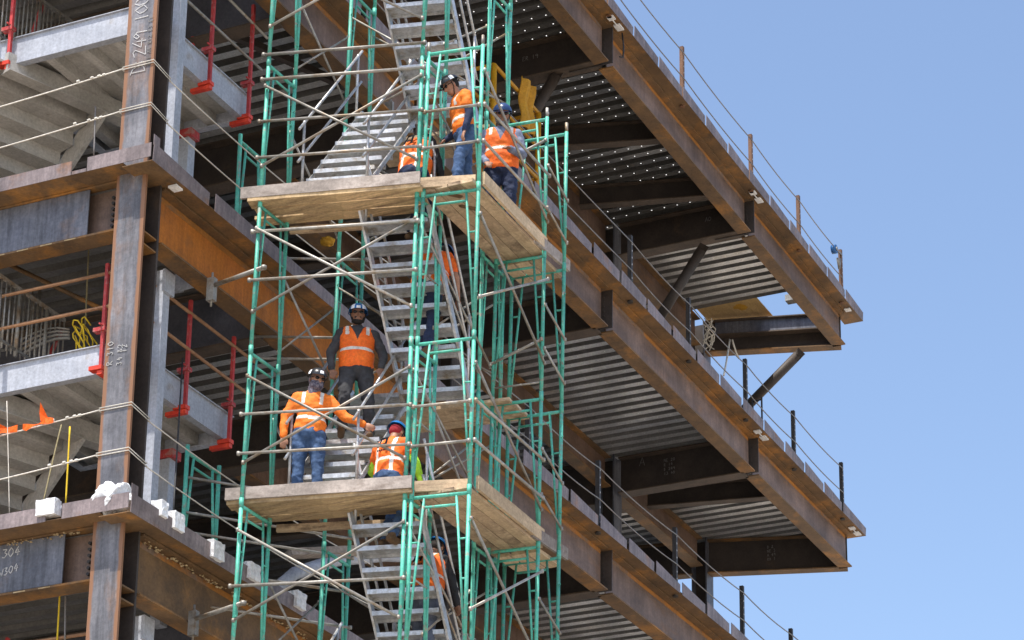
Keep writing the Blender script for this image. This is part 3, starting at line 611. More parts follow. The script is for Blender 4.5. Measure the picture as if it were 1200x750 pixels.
# chalk writing on steel: strokes standing proud of the plates
bm = bmesh.new()
write(bm, 'D:249 100%', (.243, .37, 18.42), (0, 0, 1), (0, 1, 0), .19, .0085, .07, .62); child('chalk_mark', bm, M['chalk'], bld)
bm = bmesh.new(); write(bm, 'NE1 A4 R12 B3 E1', (.243, .295, 18.5), (0, 0, 1), (0, 1, 0), .055, .006); child('chalk_mark', bm, M['chalk_dim'], bld)
bm = bmesh.new(); write(bm, '304', (XW - .139, 1.95, zD - .15), (0, -1, .05), (0, 0, 1), .11, .010); write(bm, 'W304', (XW - .139, 1.98, zD - .38), (0, -1, .2), (0, 0, 1), .09, .010); write(bm, '22', (XW - .139, 2.15, zD - .42), (0, -1, 0), (0, 0, 1), .06, .008)
child('chalk_mark', bm, M['chalk'], bld)
bm = bmesh.new(); write(bm, 'R 310', (.243, .55, 14.62), (0, 0, 1), (0, 1, 0), .08, .008); write(bm, '34 B2', (.243, .42, 14.6), (0, 0, 1), (0, 1, 0), .07, .008); write(bm, '12', (.243, .36, 14.75), (0, 0, 1), (0, 1, 0), .07, .008)
child('chalk_mark', bm, M['chalk'], bld)
def gmark(x, y, z, s, rows, h=.09):
    for i, t in enumerate(rows):
        bm = bmesh.new(); write(bm, t, (x - .016, y, z - i * h * 1.5), (0, -1, 0), (0, 0, 1), h, .008); child('chalk_mark', bm, M['chalk_dim'], bld)
gmark(20.51, 2.6, zB - .22, 1, ['A'], .17); gmark(20.51, 2.1, zB - .22, 1, ['NE 20', 'R 14', 'B 249', '13 40'], .06)
gmark(25.55, 1.9, zB - .25, 1, ['D 2', 'NE 3', 'A 49', 'RB 1'], .06); gmark(13.71, 1.9, zA - .3, 1, ['ER 19'], .08); gmark(20.51, 1.2, zA - .3, 1, ['A0'], .09)

# ---------------------------------------------------------------- yellow lift inside the middle floor
lift = empty('platform_lift', (12.4, 1.6, zB + .1), 'yellow work lift cage standing on the middle deck behind the bearded worker', 'work lift')
def yl(name, segs, r=.035):
    bm = bmesh.new()
    for a, b in segs: tube(bm, a, b, r, 8)
    child(name, bm, M['yellow'], lift, True)
X0, X1, Y0, Y1, Z0, Z1 = 11.2, 12.9, 1.2, 1.9, 22.9, 24.75
for x in (X0, X1):
    for y in (Y0, Y1): yl('corner_post', [((x, y, 21.75), (x, y, Z1))], .05)
for z in (Z0, 23.5, 24.1, Z1): yl('cage_rail', [((X0, Y0, z), (X1, Y0, z)), ((X1, Y0, z), (X1, Y1, z)), ((X0, Y1, z), (X1, Y1, z)), ((X0, Y0, z), (X0, Y1, z))])
for k in range(5): yl('ladder_rung', [((X1 - .35, Y0 - .02, 21.9 + k * .3), (X1, Y0 - .02, 21.9 + k * .3))], .025)
bm = bmesh.new(); box(bm, X0, X1, Y0, Y1, Z0 - .12, Z0 - .03); child('floor_pan', bm, M['yellow'], lift)
bm = bmesh.new(); bmesh.ops.create_grid(bm, x_segments=8, y_segments=10, size=.5, matrix=Matrix.Translation((12.35, Y0 - .08, 24.55)) @ Matrix.Rotation(R(90), 4, 'X') @ Matrix.Diagonal((.55, .9, 1, 1)))
for v in bm.verts: v.co.y += .05 * math.sin(v.co.x * 25) + .03 * math.sin(v.co.z * 9)
bmesh.ops.solidify(bm, geom=bm.faces[:], thickness=.02)
M['tarp'] = mat('yellow tarp', (.48, .23, .01), (.58, .30, .02), 5, .7, 0, .2)
thing('tarp', bm, M['tarp'], 'yellow-orange cloth hung over the lift cage rail above the bearded worker', 'tarp')
# yellow harness box and cord pile at the pipe brace
bm = bmesh.new()
for i, (x, z, wd, ht) in enumerate(((16.1, 21.95, .5, .12), (16.8, 21.93, .4, .18), (17.4, 21.95, .5, .14), (18.2, 22.0, .35, .3))): obox(bm, (x, .5, z), (x + wd, .55, z + .05), .12, ht)
tube(bm, (15.0, .35, 21.7), (15.02, .35, 22.15), .05, 8)
thing('yellow_hose', bm, M['yellow'], 'bright yellow hose and fittings lying along the middle deck edge by the pipe brace', 'hose')
bm = bmesh.new()
for k in range(8): 
    c = P(831, 376, 'y', 2.6); path(bm, [c + Vector((.13 * math.sin(a * .9 + k * 1.7), .10 * math.cos(a * 1.1 + k), -.10 * a + .04 * math.sin(k * 2))) for a in range(7)], .012, 5)
thing('cord_tangle', bm, M['wire'], 'tangle of white cords hanging at the left end of the upper right beam', 'cord', smooth=True)
bm = bmesh.new()
for a, b in ((P(855, 398, 'y', 2), P(848, 440, 'y', .6)), (P(858, 398, 'y', 2), P(866, 420, 'y', 2))): path(bm, sag(a, b, .05, 8), .02, 5)
thing('cord_tangle', bm, M['rope'], 'loose pale rope dropping from the right end beam to the deck below', 'cord', smooth=True)
# plywood closing part of the hole in the top deck
bm = bmesh.new(); box(bm, 24.45, 25.75, 1.75, 3.1, zA + .10, zA + .12); 
thing('plywood_sheet', bm, M['ply'], 'plywood sheet with a yellow paint spot laid across the hole in the top deck', 'plywood')
bm = bmesh.new(); bmesh.ops.create_circle(bm, cap_ends=True, segments=14, radius=.14, matrix=Matrix.Translation((25.05, 2.2, zA + .097)))
for v in bm.verts: v.co.x += random.uniform(-.03, .03); v.co.y += random.uniform(-.05, .05)
o = thing('paint_spot', bm, M['tarp'], 'blotch of yellow paint under the plywood sheet', 'paint mark')
# small ladder cage on the middle deck at the right
cage = empty('ladder_cage', (20.6, 1.0, zB + .05), 'small black metal cage frame on the middle deck below the right end beam', 'cage')
def cg(name, segs, r=.018):
    bm = bmesh.new()
    for a, b in segs: tube(bm, a, b, r, 6)
    child(name, bm, M['post_black'], cage)
q = [P(848, 412, 'y', 1.2), P(862, 412, 'y', 1.5), P(881, 412, 'y', .9), P(892, 438, 'y', .7)]
for p in q: cg('upright', [((p.x, p.y, zB + .05), (p.x, p.y, zB + 1.55))])
for z in (.55, 1.0, 1.5): cg('hoop', [((q[i].x, q[i].y, zB + z), (q[i + 1].x, q[i + 1].y, zB + z)) for i in range(3)])
# bracket tops standing on the right end beam
bm = bmesh.new(); box(bm, 25.0, 25.2, 1.0, 1.2, zA + .02, zA + .16); thing('square_bracket', bm, M['galv'], 'small square seat plate on top of the inner end beam', 'bracket')

# ---------------------------------------------------------------- scaffold
SC = empty('scaffold', (2.9, -1.6, 0), 'green tube frame scaffold tower with galvanised braces in front of the building', 'scaffold')
def lean(x, y, z): return Vector((x + .022 * (z - 17.04), y, z))
JZ = [5.3, 7.26, 9.22, 11.18, 13.13, 15.08, 17.04, 19.0, 20.96]
FR = {'F1': ((1.45, -.58), (2.05, -.60)), 'F2': ((3.07, -.75), (3.68, -.75)), 'F3': ((2.00, -2.42), (2.58, -2.44)), 'F4': ((3.70, -2.45), (4.30, -2.45)),
      'F5': ((2.03, -2.49), (2.14, -3.17)), 'F6': ((3.95, -2.52), (4.02, -3.15)), 'F7': ((4.40, -2.52), (4.46, -3.22))}
def frame(k, z0, z1):
    (ax, ay), (bx, by) = FR[k]; bm = bmesh.new()
    A0, A1, B0, B1 = lean(ax, ay, z0), lean(ax, ay, z1), lean(bx, by, z0), lean(bx, by, z1)
    tube(bm, A0, A1 + Vector((0, 0, .0)), .0245); tube(bm, B0, B1, .0245)
    for a0, a1 in ((A0, A1), (B0, B1)): tube(bm, a0 - Vector((0, 0, .05)), a0 + Vector((0, 0, .07)), .029)
    t = Vector((0, 0, -.03)); tube(bm, A1 + t, B1 + t, .022)
    def at(s, z): return lean(ax + (bx - ax) * s, ay + (by - ay) * s, z)
    h = z1 - z0
    tube(bm, at(.22, z1 - .16), at(.78, z1 - .16), .016, 6)
    for s, s1 in ((.22, .02), (.78, .98)):
        tube(bm, at(s, z1 - .04), at(s1, z0 + h * .12), .015, 6)
        e = .0 if s < .5 else 1.0
        for q in (.45, .70): tube(bm, at(e, z0 + h * q), at(e + (s - e) * (q - .12) / .88, z0 + h * q), .012, 6)
    for a in (at(0, z0 + h * .28), at(1, z0 + h * .28), at(0, z0 + h * .8), at(1, z0 + h * .8)): tube(bm, a - Vector((.05, .05, 0)), a + Vector((.03, .03, 0)), .008, 5)
    child('scaffold_frame', bm, M['green'], SC)
for k in FR:
    top = 8 if k in ('F1', 'F2', 'F3', 'F4') else 7
    for i in range(2, top): frame(k, JZ[i], JZ[i + 1] if i + 1 < len(JZ) else JZ[i] + 1.96)
    if top == 8: frame(k, JZ[8], JZ[8] + 1.96)
    else:
        for (x, y) in FR[k]:
            bm = bmesh.new(); p = lean(x, y, 19.0); tube(bm, p, p + Vector((0, 0, .13)), .022); child('coupling_pin', bm, M['galv'], SC)
# slender frames of the inner access tower by the landings
for (x0, x1, y, z0, z1, lab) in ((2.0, 2.72, .62, 12.75, 14.22, 'small green frame standing on the lowest deck edge under the middle landing'), (2.78, 3.38, .60, 17.10, 18.85, 'small green frame standing on the deck edge behind the left end of the upper platform')):
    bm = bmesh.new(); tube(bm, (x0, y, z0), (x0, y, z1 + .1), .027); tube(bm, (x1, y, z0), (x1, y, z1 + .1), .027); tube(bm, (x0, y, z1), (x1, y, z1), .024); tube(bm, (x0 + .15, y, z1 - .14), (x1 - .15, y, z1 - .14), .016)
    tube(bm, (x0 + .15, y, z1), (x0 + .02, y, z0 + .2), .017); tube(bm, (x1 - .15, y, z1), (x1 - .02, y, z0 + .2), .017)
    thing('green_frame', bm, M['green'], lab, 'scaffold frame', 'small frames on the deck edge')

def clampend(bm, p): tube(bm, p - Vector((0, 0, .035)), p + Vector((0, 0, .035)), .04, 8)
def brace(a, b, r=.017, name='cross_brace', cl=True):
    bm = bmesh.new(); a, b = Vector(a), Vector(b); tube(bm, a, b, r, 8)
    if cl:
        d = (b - a).normalized()
        for p in (a, b): tube(bm, p - Vector((0, 0, .022)), p + Vector((0, 0, .022)), r * 1.3, 6)
    child(name, bm, M['galv'], SC)
def LP(k, e, z, o=(0, 0)): x, y = FR[k][e]; p = lean(x, y, z); return p + Vector((o[0], o[1], 0))
# braces on the near face (F1 - F3), the far face (F2 - F4), inner (F5-F6), outer
for i in range(2, 9):
    z = JZ[i]; o = (-.035, -.01)
    brace(LP('F1', 0, z + .5, o), LP('F3', 0, z + 1.62, o)); brace(LP('F1', 0, z + 1.60, (-.06, -.01)), LP('F3', 0, z + .45, (-.06, -.01)))
    brace(LP('F2', 1, z + .5), LP('F4', 1, z + 1.6), .014); brace(LP('F2', 1, z + 1.6), LP('F4', 1, z + .5), .014)
    if i < 7:
        o = (0, -.035)
        brace(LP('F5', 1, z + 1.60, o), LP('F6', 1, z + .45, o)); brace(LP('F5', 1, z + .5, (0, -.06)), LP('F6', 1, z + 1.6, (0, -.06))) if i % 2 == 1 else None
        brace(LP('F5', 0, z + 1.6, (0, .04)), LP('F6', 0, z + .5, (0, .04)), .015)
        brace(LP('F3', 1, z + 1.3), LP('F4', 0, z + .3), .015)
    brace(LP('F1', 1, z + 1.3, (0, .03)), LP('F2', 0, z + .3, (0, .03)), .015)
    if i < 7: brace(LP('F6', 1, z + 1.25, (0, -.03)), LP('F7', 1, z + .95, (0, -.03)), .016); brace(LP('F6', 1, z + .65, (0, -.03)), LP('F7', 1, z + .35, (0, -.03)), .016)
# guard tubes
for z in (13.13, 17.04):
    for h in (.62, 1.12): brace(LP('F1', 0, z + h, (-.05, .05)), LP('F3', 0, z + h, (-.05, -.05)), .0185, 'guard_tube')
    for h in (.60, 1.10): brace(LP('F5', 0, z + h, (-.05, 0)), LP('F5', 1, z + h, (-.05, 0)), .0185, 'guard_tube')
    brace(LP('F5', 1, z + .62, (0, -.05)), LP('F6', 1, z + .60, (0, -.05)), .0185, 'guard_tube'); brace(LP('F5', 1, z + 1.12, (0, -.05)), LP('F6', 1, z + 1.1, (0, -.05)), .0185, 'guard_tube')
for z in (15.1, 15.75, 19.1, 18.75, 11.2): brace(LP('F1', 0, z + .9 if z < 16 else z, (-.05, .05)), LP('F3', 0, z + .9 if z < 16 else z, (-.05, -.05)), .020, 'guard_tube')
for z in (15.6, 18.4, 11.6): brace(LP('F6', 0, z, (-.03, .03)), LP('F6', 1, z + .25, (-.03, 0)), .018, 'guard_tube')
# horizontal tubes behind the tower towards the building
for z in (13.9, 13.45, 12.75, 12.3, 13.2): brace((2.0, .62, z), (3.6, -.80, z), .018, 'guard_tube')
for z in (16.2, 15.9, 17.3): brace((3.1, .45, z), (3.7, -.80, z), .018, 'guard_tube')
# tie tubes from the near left leg to the beams
for z in (16.15, 11.88):
    brace(LP('F1', 0, z, (-.02, -.12)), (1.62, .16, z + .02), .028, 'tie_tube')
    bm = bmesh.new(); box(bm, 1.58, 1.66, .10, .20, z - .18, z + .12); tube(bm, (1.62, .15, z - .25), (1.62, .15, z + .2), .014, 6); child('beam_clamp', bm, M['galv'], SC)

# ---------------------------------------------------------------- stair flights
def flight(kind, zb, label):
    """kind A drops away from the viewer on the right, kind B climbs away on the left; zb = level of the near platform"""
    e = empty('scaffold_stair', (2.1, -1.7 if kind == 'A' else -.95, zb - (2.0 if kind == 'A' else 0)), label, 'stair flight', 'aluminium scaffold stair flights')
    if kind == 'A': n, dx, dz, x0, z0, yl, yr = 9, .131, -.222, 2.06, zb - .28, -1.67, -2.44
    else: n, dx, dz, x0, z0, yl, yr = 9, .165, .214, 1.78, zb + .20, -.92, -1.66
    sk = .20
    for k in range(n):
        x = x0 + dx * k; z = z0 + dz * k; bm = bmesh.new()
        a, b = Vector((x, yl, z)), Vector((x + sk, yr, z)); d = Vector((1, .26, 0)).normalized()
        obox(bm, a + d * .09, b + d * .09, .21, .028)
        obox(bm, a + Vector((-.012, 0, -.0)) , b + Vector((-.012, 0, 0)), .022, .055)
        obox(bm, a + d * .20 - Vector((0, 0, .02)), b + d * .20 - Vector((0, 0, .02)), .02, .05)
        child('tread', bm, M['alu'], e)
    def sl(t, y, up): 
        f = (yl - y) / (yl - yr); return Vector((x0 + dx * t + sk * f + .06, y, z0 + dz * t + up))
    for y in (yl + .02, yr - .02):
        bm = bmesh.new(); obox(bm, sl(-.8, y, 0), sl(n - .2, y, 0), .03, .085 if kind == 'A' else .045, Vector((1, 0, .3))); child('stringer', bm, M['alu'], e)
        for up in (.50, .95):
            bm = bmesh.new(); tube(bm, sl(-.5, y, up), sl(n - .6, y, up), .018); child('handrail', bm, M['alu'], e)
        for t in (.2, n - 1.2):
            bm = bmesh.new(); tube(bm, sl(t, y, 0), sl(t, y, .97), .018); child('rail_post', bm, M['alu'], e)
z2, z1 = 17.10, 13.19
flight('A', 21.01, 'steep stair flight seen from below at the top, above the upper platform')
flight('B', z2, 'wide stair flight climbing away from the left part of the upper platform')
flight('A', z2, 'steep stair flight hanging below the upper platform')
flight('B', z1, 'stair flight under the worker in grey trousers, rising from the lower platform')
flight('A', z1, 'steep stair flight hanging below the lower platform at the bottom')
flight('B', z1 - 3.91, 'lowest stair flight rising at the bottom edge of the picture')

# ---------------------------------------------------------------- planks
def plank(p0, p1, wd, th, m, label, group, name='plank'):
    bm = bmesh.new(); obox(bm, p0, p1, wd, th); bmesh.ops.subdivide_edges(bm, edges=[x for x in bm.edges if x.calc_length() > 1], cuts=6)
    for v in bm.verts: v.co.z += random.uniform(-.003, .003)
    thing(name, bm, m, label, 'plank' if name == 'plank' else 'toe board', group)
def platform(z, nm):
    zp = z + .045; g = 'planks of the %s platform' % nm
    # strip across the tower (near side), between F1 and F3
    lab = ['front', 'second', 'third', 'inner']
    for i in range(3):
        d = Vector((.98, .26, 0)) * (i * .215)
        a = Vector((1.47 + random.uniform(-.01, .01), -.40 + random.uniform(-.07, .07), zp + random.uniform(0, .006))) + d; b = Vector((1.98, -2.50, zp)) + d
        plank(a, b, .198, .045, M['wood_y'], '%s long plank of the left run of the %s platform' % (lab[i], nm), g)
    a = Vector((1.36, -.36, zp + .10)); b = Vector((1.88, -2.52, zp + .10)); plank(a, b, .038, .15, M['wood_grey'], 'weathered grey toe board along the left run of the %s platform' % nm, None, 'toe_board')
    a = Vector((2.10, -.62, zp - .10)); b = Vector((2.62, -2.40, zp - .10)); plank(a, b, .045, .09, M['wood'], 'timber bearer under the left run of the %s platform' % nm, None, 'bearer')
    # run out to the right between F5 and F6
    wds = ((-2.56, 'innermost'), (-2.73, 'second'), (-2.90, 'third'), (-3.07, 'outermost'))
    for i, (y, l) in enumerate(wds):
        plank((2.05 + random.uniform(-.04, .03), y, zp + random.uniform(0, .008)), (4.12 + random.uniform(-.05, .05), y + random.uniform(.01, .025), zp), .158, .045, M['wood_x'] if i % 2 else M['wood'], '%s plank of the right run of the %s platform' % (l, nm), g)
    plank((2.20, -3.20, zp + .10), (4.05, -3.16, zp + .10), .038, .17, M['wood_x'], 'pale toe board on the outer side of the right run of the %s platform' % nm, None, 'toe_board')
    plank((3.75, -3.15, zp + .07), (4.65, -3.20, zp + .07), .038, .15, M['wood_grey'], 'short board end past the right run of the %s platform' % nm, None, 'toe_board')
    for i in range(3): plank((4.05, -2.62 - i * .2, zp - .06), (4.62, -2.64 - i * .2, zp - .06), .17, .045, M['wood_x'], 'short plank beyond the right run of the %s platform, %s' % (nm, ['inner', 'middle', 'outer'][i]), g)
    a = Vector((1.96, -2.46, zp + .075)); b = Vector((2.16, -3.12, zp + .075)); plank(a, b, .035, .13, M['wood'], 'end board across the near end of the right run of the %s platform' % nm, None, 'toe_board')
platform(17.04, 'upper'); platform(13.13, 'lower')
for i in range(3):
    plank((3.72 + i * .21, -1.02, 15.06), (3.92 + i * .21, -2.78, 15.06), .2, .045, M['wood'], ['front', 'middle', 'back'][i] + ' plank of the half landing between the two platforms', 'planks of the half landings')
for i in range(3):
    plank((3.80 + i * .21, -.75, 11.15), (4.0 + i * .21, -2.95, 11.15), .2, .045, M['wood'], ['front', 'middle', 'back'][i] + ' plank of the half landing below the lower platform', 'planks of the half landings')
for i in range(3):
    plank((3.80 + i * .21, -.75, 18.97), (4.0 + i * .21, -2.45, 18.97), .2, .045, M['wood'], ['front', 'middle', 'back'][i] + ' plank of the half landing above the upper platform', 'planks of the half landings')

# ---------------------------------------------------------------- people
def cmat(name, c1, rough=.85, bump=.25, c2=None, sc=9): return mat(name, c1, c2 or tuple(v * 1.25 for v in c1), sc, rough, 0, bump, 4)
M['hivis'] = cmat('hi-vis orange cloth', (.95, .145, .012), .7, .2, (1.0, .20, .02))
M['hivis_tee'] = cmat('orange shirt cloth', (.95, .20, .015), .75, .2, (1.0, .26, .03))
M['silver'] = cmat('reflective tape', (.70, .66, .60), .45, 0)
M['jeans'] = cmat('blue denim', (.035, .075, .17), .9, .4, (.075, .135, .26), 12)
M['navy'] = cmat('navy cloth', (.012, .020, .055), .85, .3, (.022, .036, .085))
M['charcoal'] = cmat('charcoal cloth', (.040, .040, .044), .9, .3, (.062, .062, .068))
M['grey_cloth'] = cmat('grey cloth', (.10, .10, .115), .9, .3, (.14, .14, .16))
M['greyblue'] = cmat('grey blue shirt', (.16, .18, .26), .85, .3, (.21, .24, .33))
M['slate'] = cmat('slate work trousers', (.085, .10, .14), .9, .3, (.12, .14, .19))
M['blackcloth'] = cmat('black cloth', (.012, .012, .014), .85, .3, (.022, .022, .026))
M['lime'] = cmat('lime sleeve', (.42, .80, .03), .75, .2, (.50, .90, .06))
M['skin_brown'] = cmat('brown skin', (.22, .105, .062), .55, .05, (.28, .14, .085))
M['skin_tan'] = cmat('tan skin', (.34, .17, .105), .55, .05, (.42, .22, .14))
M['hair'] = cmat('dark hair', (.015, .011, .009), .8, .3)
M['greybeard'] = cmat('grizzled beard', (.06, .055, .05), .9, .4, (.22, .21, .20), 40)
M['boot'] = cmat('work boot', (.10, .055, .025), .8, .2)
M['glass'] = cmat('dark sunglasses', (.006, .006, .008), .15, 0)
M['bandana'] = cmat('patterned neck gaiter', (.03, .03, .06), .9, .2, (.22, .20, .24), 45)
M['redcap'] = cmat('dark red liner', (.30, .02, .03), .9, .2)
M['hat_blue'] = cmat('blue helmet shell', (.01, .13, .36), .3, 0); M['hat_navy'] = cmat('navy helmet shell', (.015, .04, .12), .3, 0)
M['hat_black'] = cmat('black helmet shell', (.018, .02, .024), .32, 0); M['sticker'] = cmat('white sticker', (.72, .74, .76), .5, 0)
UP = Vector((0, 0, 1))
def solid(prims, vox, smooth=6, wrinkle=0, seed=0):
    """union of tapered capsules and ellipsoids, remeshed to one surface; returns a bmesh"""
    bm = bmesh.new()
    for p in prims:
        if p[0] == 'c':
            _, a, b, r0, r1 = p; a, b = Vector(a), Vector(b)
            bmesh.ops.create_icosphere(bm, subdivisions=2, radius=r0, matrix=Matrix.Translation(a)); bmesh.ops.create_icosphere(bm, subdivisions=2, radius=r1, matrix=Matrix.Translation(b))
            tube(bm, a, b, r0, 14, 0, r1)
        else:
            _, c, ax = p; m = Matrix((ax[0], ax[1], ax[2])).transposed().to_4x4()
            bmesh.ops.create_icosphere(bm, subdivisions=3, radius=1, matrix=Matrix.Translation(Vector(c)) @ m)
    me = bpy.data.meshes.new('tmp'); bmesh.ops.recalc_face_normals(bm, faces=bm.faces[:]); bm.to_mesh(me); bm.free()
    o = bpy.data.objects.new('tmp', me); COL.objects.link(o)
    md = o.modifiers.new('r', 'REMESH'); md.mode = 'VOXEL'; md.voxel_size = vox
    dg = bpy.context.evaluated_depsgraph_get(); dg.update()
    out = bmesh.new(); out.from_mesh(o.evaluated_get(dg).to_mesh())
    bpy.data.objects.remove(o); bpy.data.meshes.remove(me)
    for _ in range(smooth): bmesh.ops.smooth_vert(out, verts=out.verts[:], factor=.5, use_axis_x=True, use_axis_y=True, use_axis_z=True)
    if wrinkle:
        from mathutils import noise
        out.normal_update()
        for v in out.verts:
            q = Vector((v.co.x * 11 + seed, v.co.y * 11, v.co.z * 17))
            v.co += v.normal * wrinkle * (noise.noise(q) + .6 * abs(noise.noise(q * 2.1)))
    for f in out.faces: f.smooth = True
    return out

def person(feet, fwd, label, lean_f=5, lean_l=0, head=(0, 0), arms=None, legs=None, vest=None, shirt='charcoal', sleeve='long', pants='jeans', skin='skin_brown', hat='hat_blue',
           beard=None, glasses=True, stripes='front', gaiter=False, hgt=1.0, seed=0, logo=False, liner=None, wide=1.0, badge=None):
    feet = Vector(feet); f = Vector((fwd[0], fwd[1], 0)).normalized(); l = UP.cross(f)
    def W(v): return f * v[0] + l * v[1] + UP * v[2]
    legs = legs or [((.05, .06, -1), (-.05, 0, -1)), ((.0, -.06, -1), (-.03, 0, -1))]
    arms = arms or [((.05, .18, -1), (.3, 0, -1)), ((.05, -.18, -1), (.3, 0, -1))]
    s = hgt; TH, SH = .44 * s, .42 * s
    ld = [(W(a).normalized(), W(b).normalized()) for a, b in legs]
    low = min((a * TH + b * SH).z for a, b in ld)
    pel = feet + UP * (-low + .09 * s)
    tor = (UP * math.cos(R(lean_f)) * math.cos(R(lean_l)) + f * math.sin(R(lean_f)) + l * math.sin(R(lean_l))).normalized()
    tl = (l - tor * l.dot(tor)).normalized(); tf = tl.cross(tor).normalized()
    if tf.dot(f) < 0: tf = -tf
    def T(a, b, c): return pel + tf * a * s + tl * b * s + tor * c * s
    neck = T(0, 0, .50)
    hd = head; hq = Quaternion(UP, R(hd[1])) @ Quaternion(tl, R(hd[0]))
    hu = (hq @ (tor * .6 + UP * .4).normalized()).normalized(); hf = hq @ tf; hf = (hf - hu * hf.dot(hu)).normalized(); hl = hu.cross(hf)
    hc = neck + hu * .155 * s + hf * .015
    def H(a, b, c): return hc + (hf * a + hl * b + hu * c) * s
    e = empty('person', feet, label, 'person', None)
    body, sh_, ve, pa = [], [], [], []
    w = wide
    # head and neck
    body += [('e', H(0, 0, .02), [hf * .098 * s, hl * .078 * s, hu * .108 * s]), ('e', H(.03, 0, -.055), [hf * .062 * s, hl * .056 * s, hu * .062 * s]), ('c', neck - tor * .05, H(-.015, 0, -.06), .058 * s, .052 * s),
             ('c', H(.088, 0, .015), H(.112, 0, -.022), .011, .016), ('c', H(.082, -.02, -.062), H(.082, .02, -.062), .012, .012), ('e', H(.0, .08, -.005), [hf * .02, hl * .012, hu * .032]), ('e', H(.0, -.08, -.005), [hf * .02, hl * .012, hu * .032])]
    body += [('e', T(0, 0, .30), [tf * .09 * s, tl * .14 * s, tor * .22 * s]), ('e', T(0, 0, .05), [tf * .09 * s, tl * .13 * s, tor * .15 * s])]
    sh_ += [('e', T(.0, 0, .33), [tf * .118 * s * w, tl * .175 * s * w, tor * .20 * s]), ('e', T(.01, 0, .10), [tf * .118 * s * w, tl * .160 * s * w, tor * .22 * s]), ('c', T(0, .13, .43), T(0, -.13, .43), .075 * s, .075 * s), ('c', T(0, 0, .44), T(0, 0, .50), .085 * s, .066 * s)]
    hem = -.02
    ve += [('e', T(.0, 0, .32), [tf * .135 * s * w, tl * .192 * s * w, tor * .215 * s]), ('e', T(.01, 0, .12), [tf * .135 * s * w, tl * .185 * s * w, tor * .23 * s]), ('c', T(0, .115, .435), T(0, -.115, .435), .085 * s, .085 * s), ('e', T(.01, 0, .02), [tf * .130 * s * w, tl * .182 * s * w, tor * .12 * s])]
    hips = []
    pa += [('e', T(0, 0, -.01), [tf * .125 * s * w, tl * .168 * s * w, tor * .13 * s])]
    for i, (a, b) in enumerate(ld):
        sg = 1 if i == 0 else -1; h = pel + tl * sg * .088 * s - tor * .02; k = h + a * TH; an = k + b * SH
        pa += [('c', h, k, .098 * s * w, .068 * s), ('c', k, k + b * SH * .92, .068 * s, .058 * s), ('c', k + a * .02 + b * .05, k + b * SH * .45, .066 * s, .070 * s)]
        body += [('c', h, k, .07, .055), ('c', k, an, .05, .038)]
        ft = an + f * .16 * s - UP * .045
        bm = solid([('c', an - b * .08, an, .052, .05), ('c', an - UP * .03, ft, .048, .042), ('c', an - UP * .045 - f * .05, ft, .045, .04)], .012, 3); child('boot', bm, M['boot'], e, True)
    AL, FL = .285 * s, .255 * s
    for i, (a, b) in enumerate(arms):
        sg = 1 if i == 0 else -1; S0 = T(0, sg * .185, .43); a = W(a).normalized(); b = W(b).normalized(); E = S0 + a * AL; Wr = E + b * FL
        body += [('c', S0, E, .048 * s, .040 * s), ('c', E, Wr, .043 * s, .027 * s)]
        # palm, four fingers and a thumb
        pn = b.cross(tl).normalized() if abs(b.dot(tl)) < .9 else f; side = b.cross(pn).normalized()
        pc = Wr + b * .045; body += [('e', pc + b * .01, [b * .052 * s, side * .040 * s, pn * .018 * s])]
        for q in range(4):
            o = side * (q - 1.5) * .021; r0 = Wr + b * .085 + o; ln = (.040, .048, .045, .034)[q]; k1 = r0 + b * ln * .8 + pn * -.010; k2 = k1 + b * ln * .45 - pn * ln * .55
            body += [('c', r0, k1, .0095, .009), ('c', k1, k2, .009, .008)]
        t0 = Wr + b * .03 + side * .034 * sg; t1 = t0 + b * .035 + side * .022 * sg; body += [('c', t0, t1, .012, .011), ('c', t1, t1 + b * .028 - pn * .008, .011, .009)]
        if sleeve == 'long': sh_ += [('c', S0, E, .068 * s, .056 * s), ('c', E, Wr - b * .005, .056 * s, .042 * s)]
        elif sleeve == 'short': sh_ += [('c', S0, S0 + a * AL * .66, .070 * s, .062 * s)]
        else:    # short shirt sleeve over a separate long under-sleeve
            sh_ += [('c', S0, S0 + a * AL * .55, .074 * s, .066 * s)]
            bm = solid([('c', S0 + a * .03, E, .056 * s, .052 * s), ('c', E, Wr - b * .01, .053 * s, .038 * s)], .011, 4, .006, seed + i); child('sleeve', bm, M[sleeve], e, True)
        if i == 0 and badge: pass
    bm = solid(body, .0085, 3); child('body', bm, M[skin], e, True)
    def coords(c): d = c - pel; return d.dot(tf) / s, d.dot(tl) / s, d.dot(tor) / s
    # trousers, shirt, vest
    bm = solid(pa, .012, 6, .016, seed); child('trousers', bm, M[pants], e, True)
    tee = shirt in ('hivis_tee',)
    bm = solid(sh_, .012, 6, .013, seed + 3)
    bmesh.ops.delete(bm, geom=[v for v in bm.verts if coords(v.co)[2] < (-.07 if not tee else -.05) and abs(coords(v.co)[1]) < .2 and coords(v.co)[2] > -.3 and (v.co - pel).length < .26], context='VERTS') if False else None
    if tee:
        for fc in bm.faces:
            a, b, c = coords(fc.calc_center_median())
            if abs(b) < .20 and ((.14 < c < .185) or (c > .19 and .085 < abs(b) < .125 and a > 0 and c > .33)): fc.material_index = 1
    o = child('shirt', bm, [M[shirt], M['silver']], e, True)
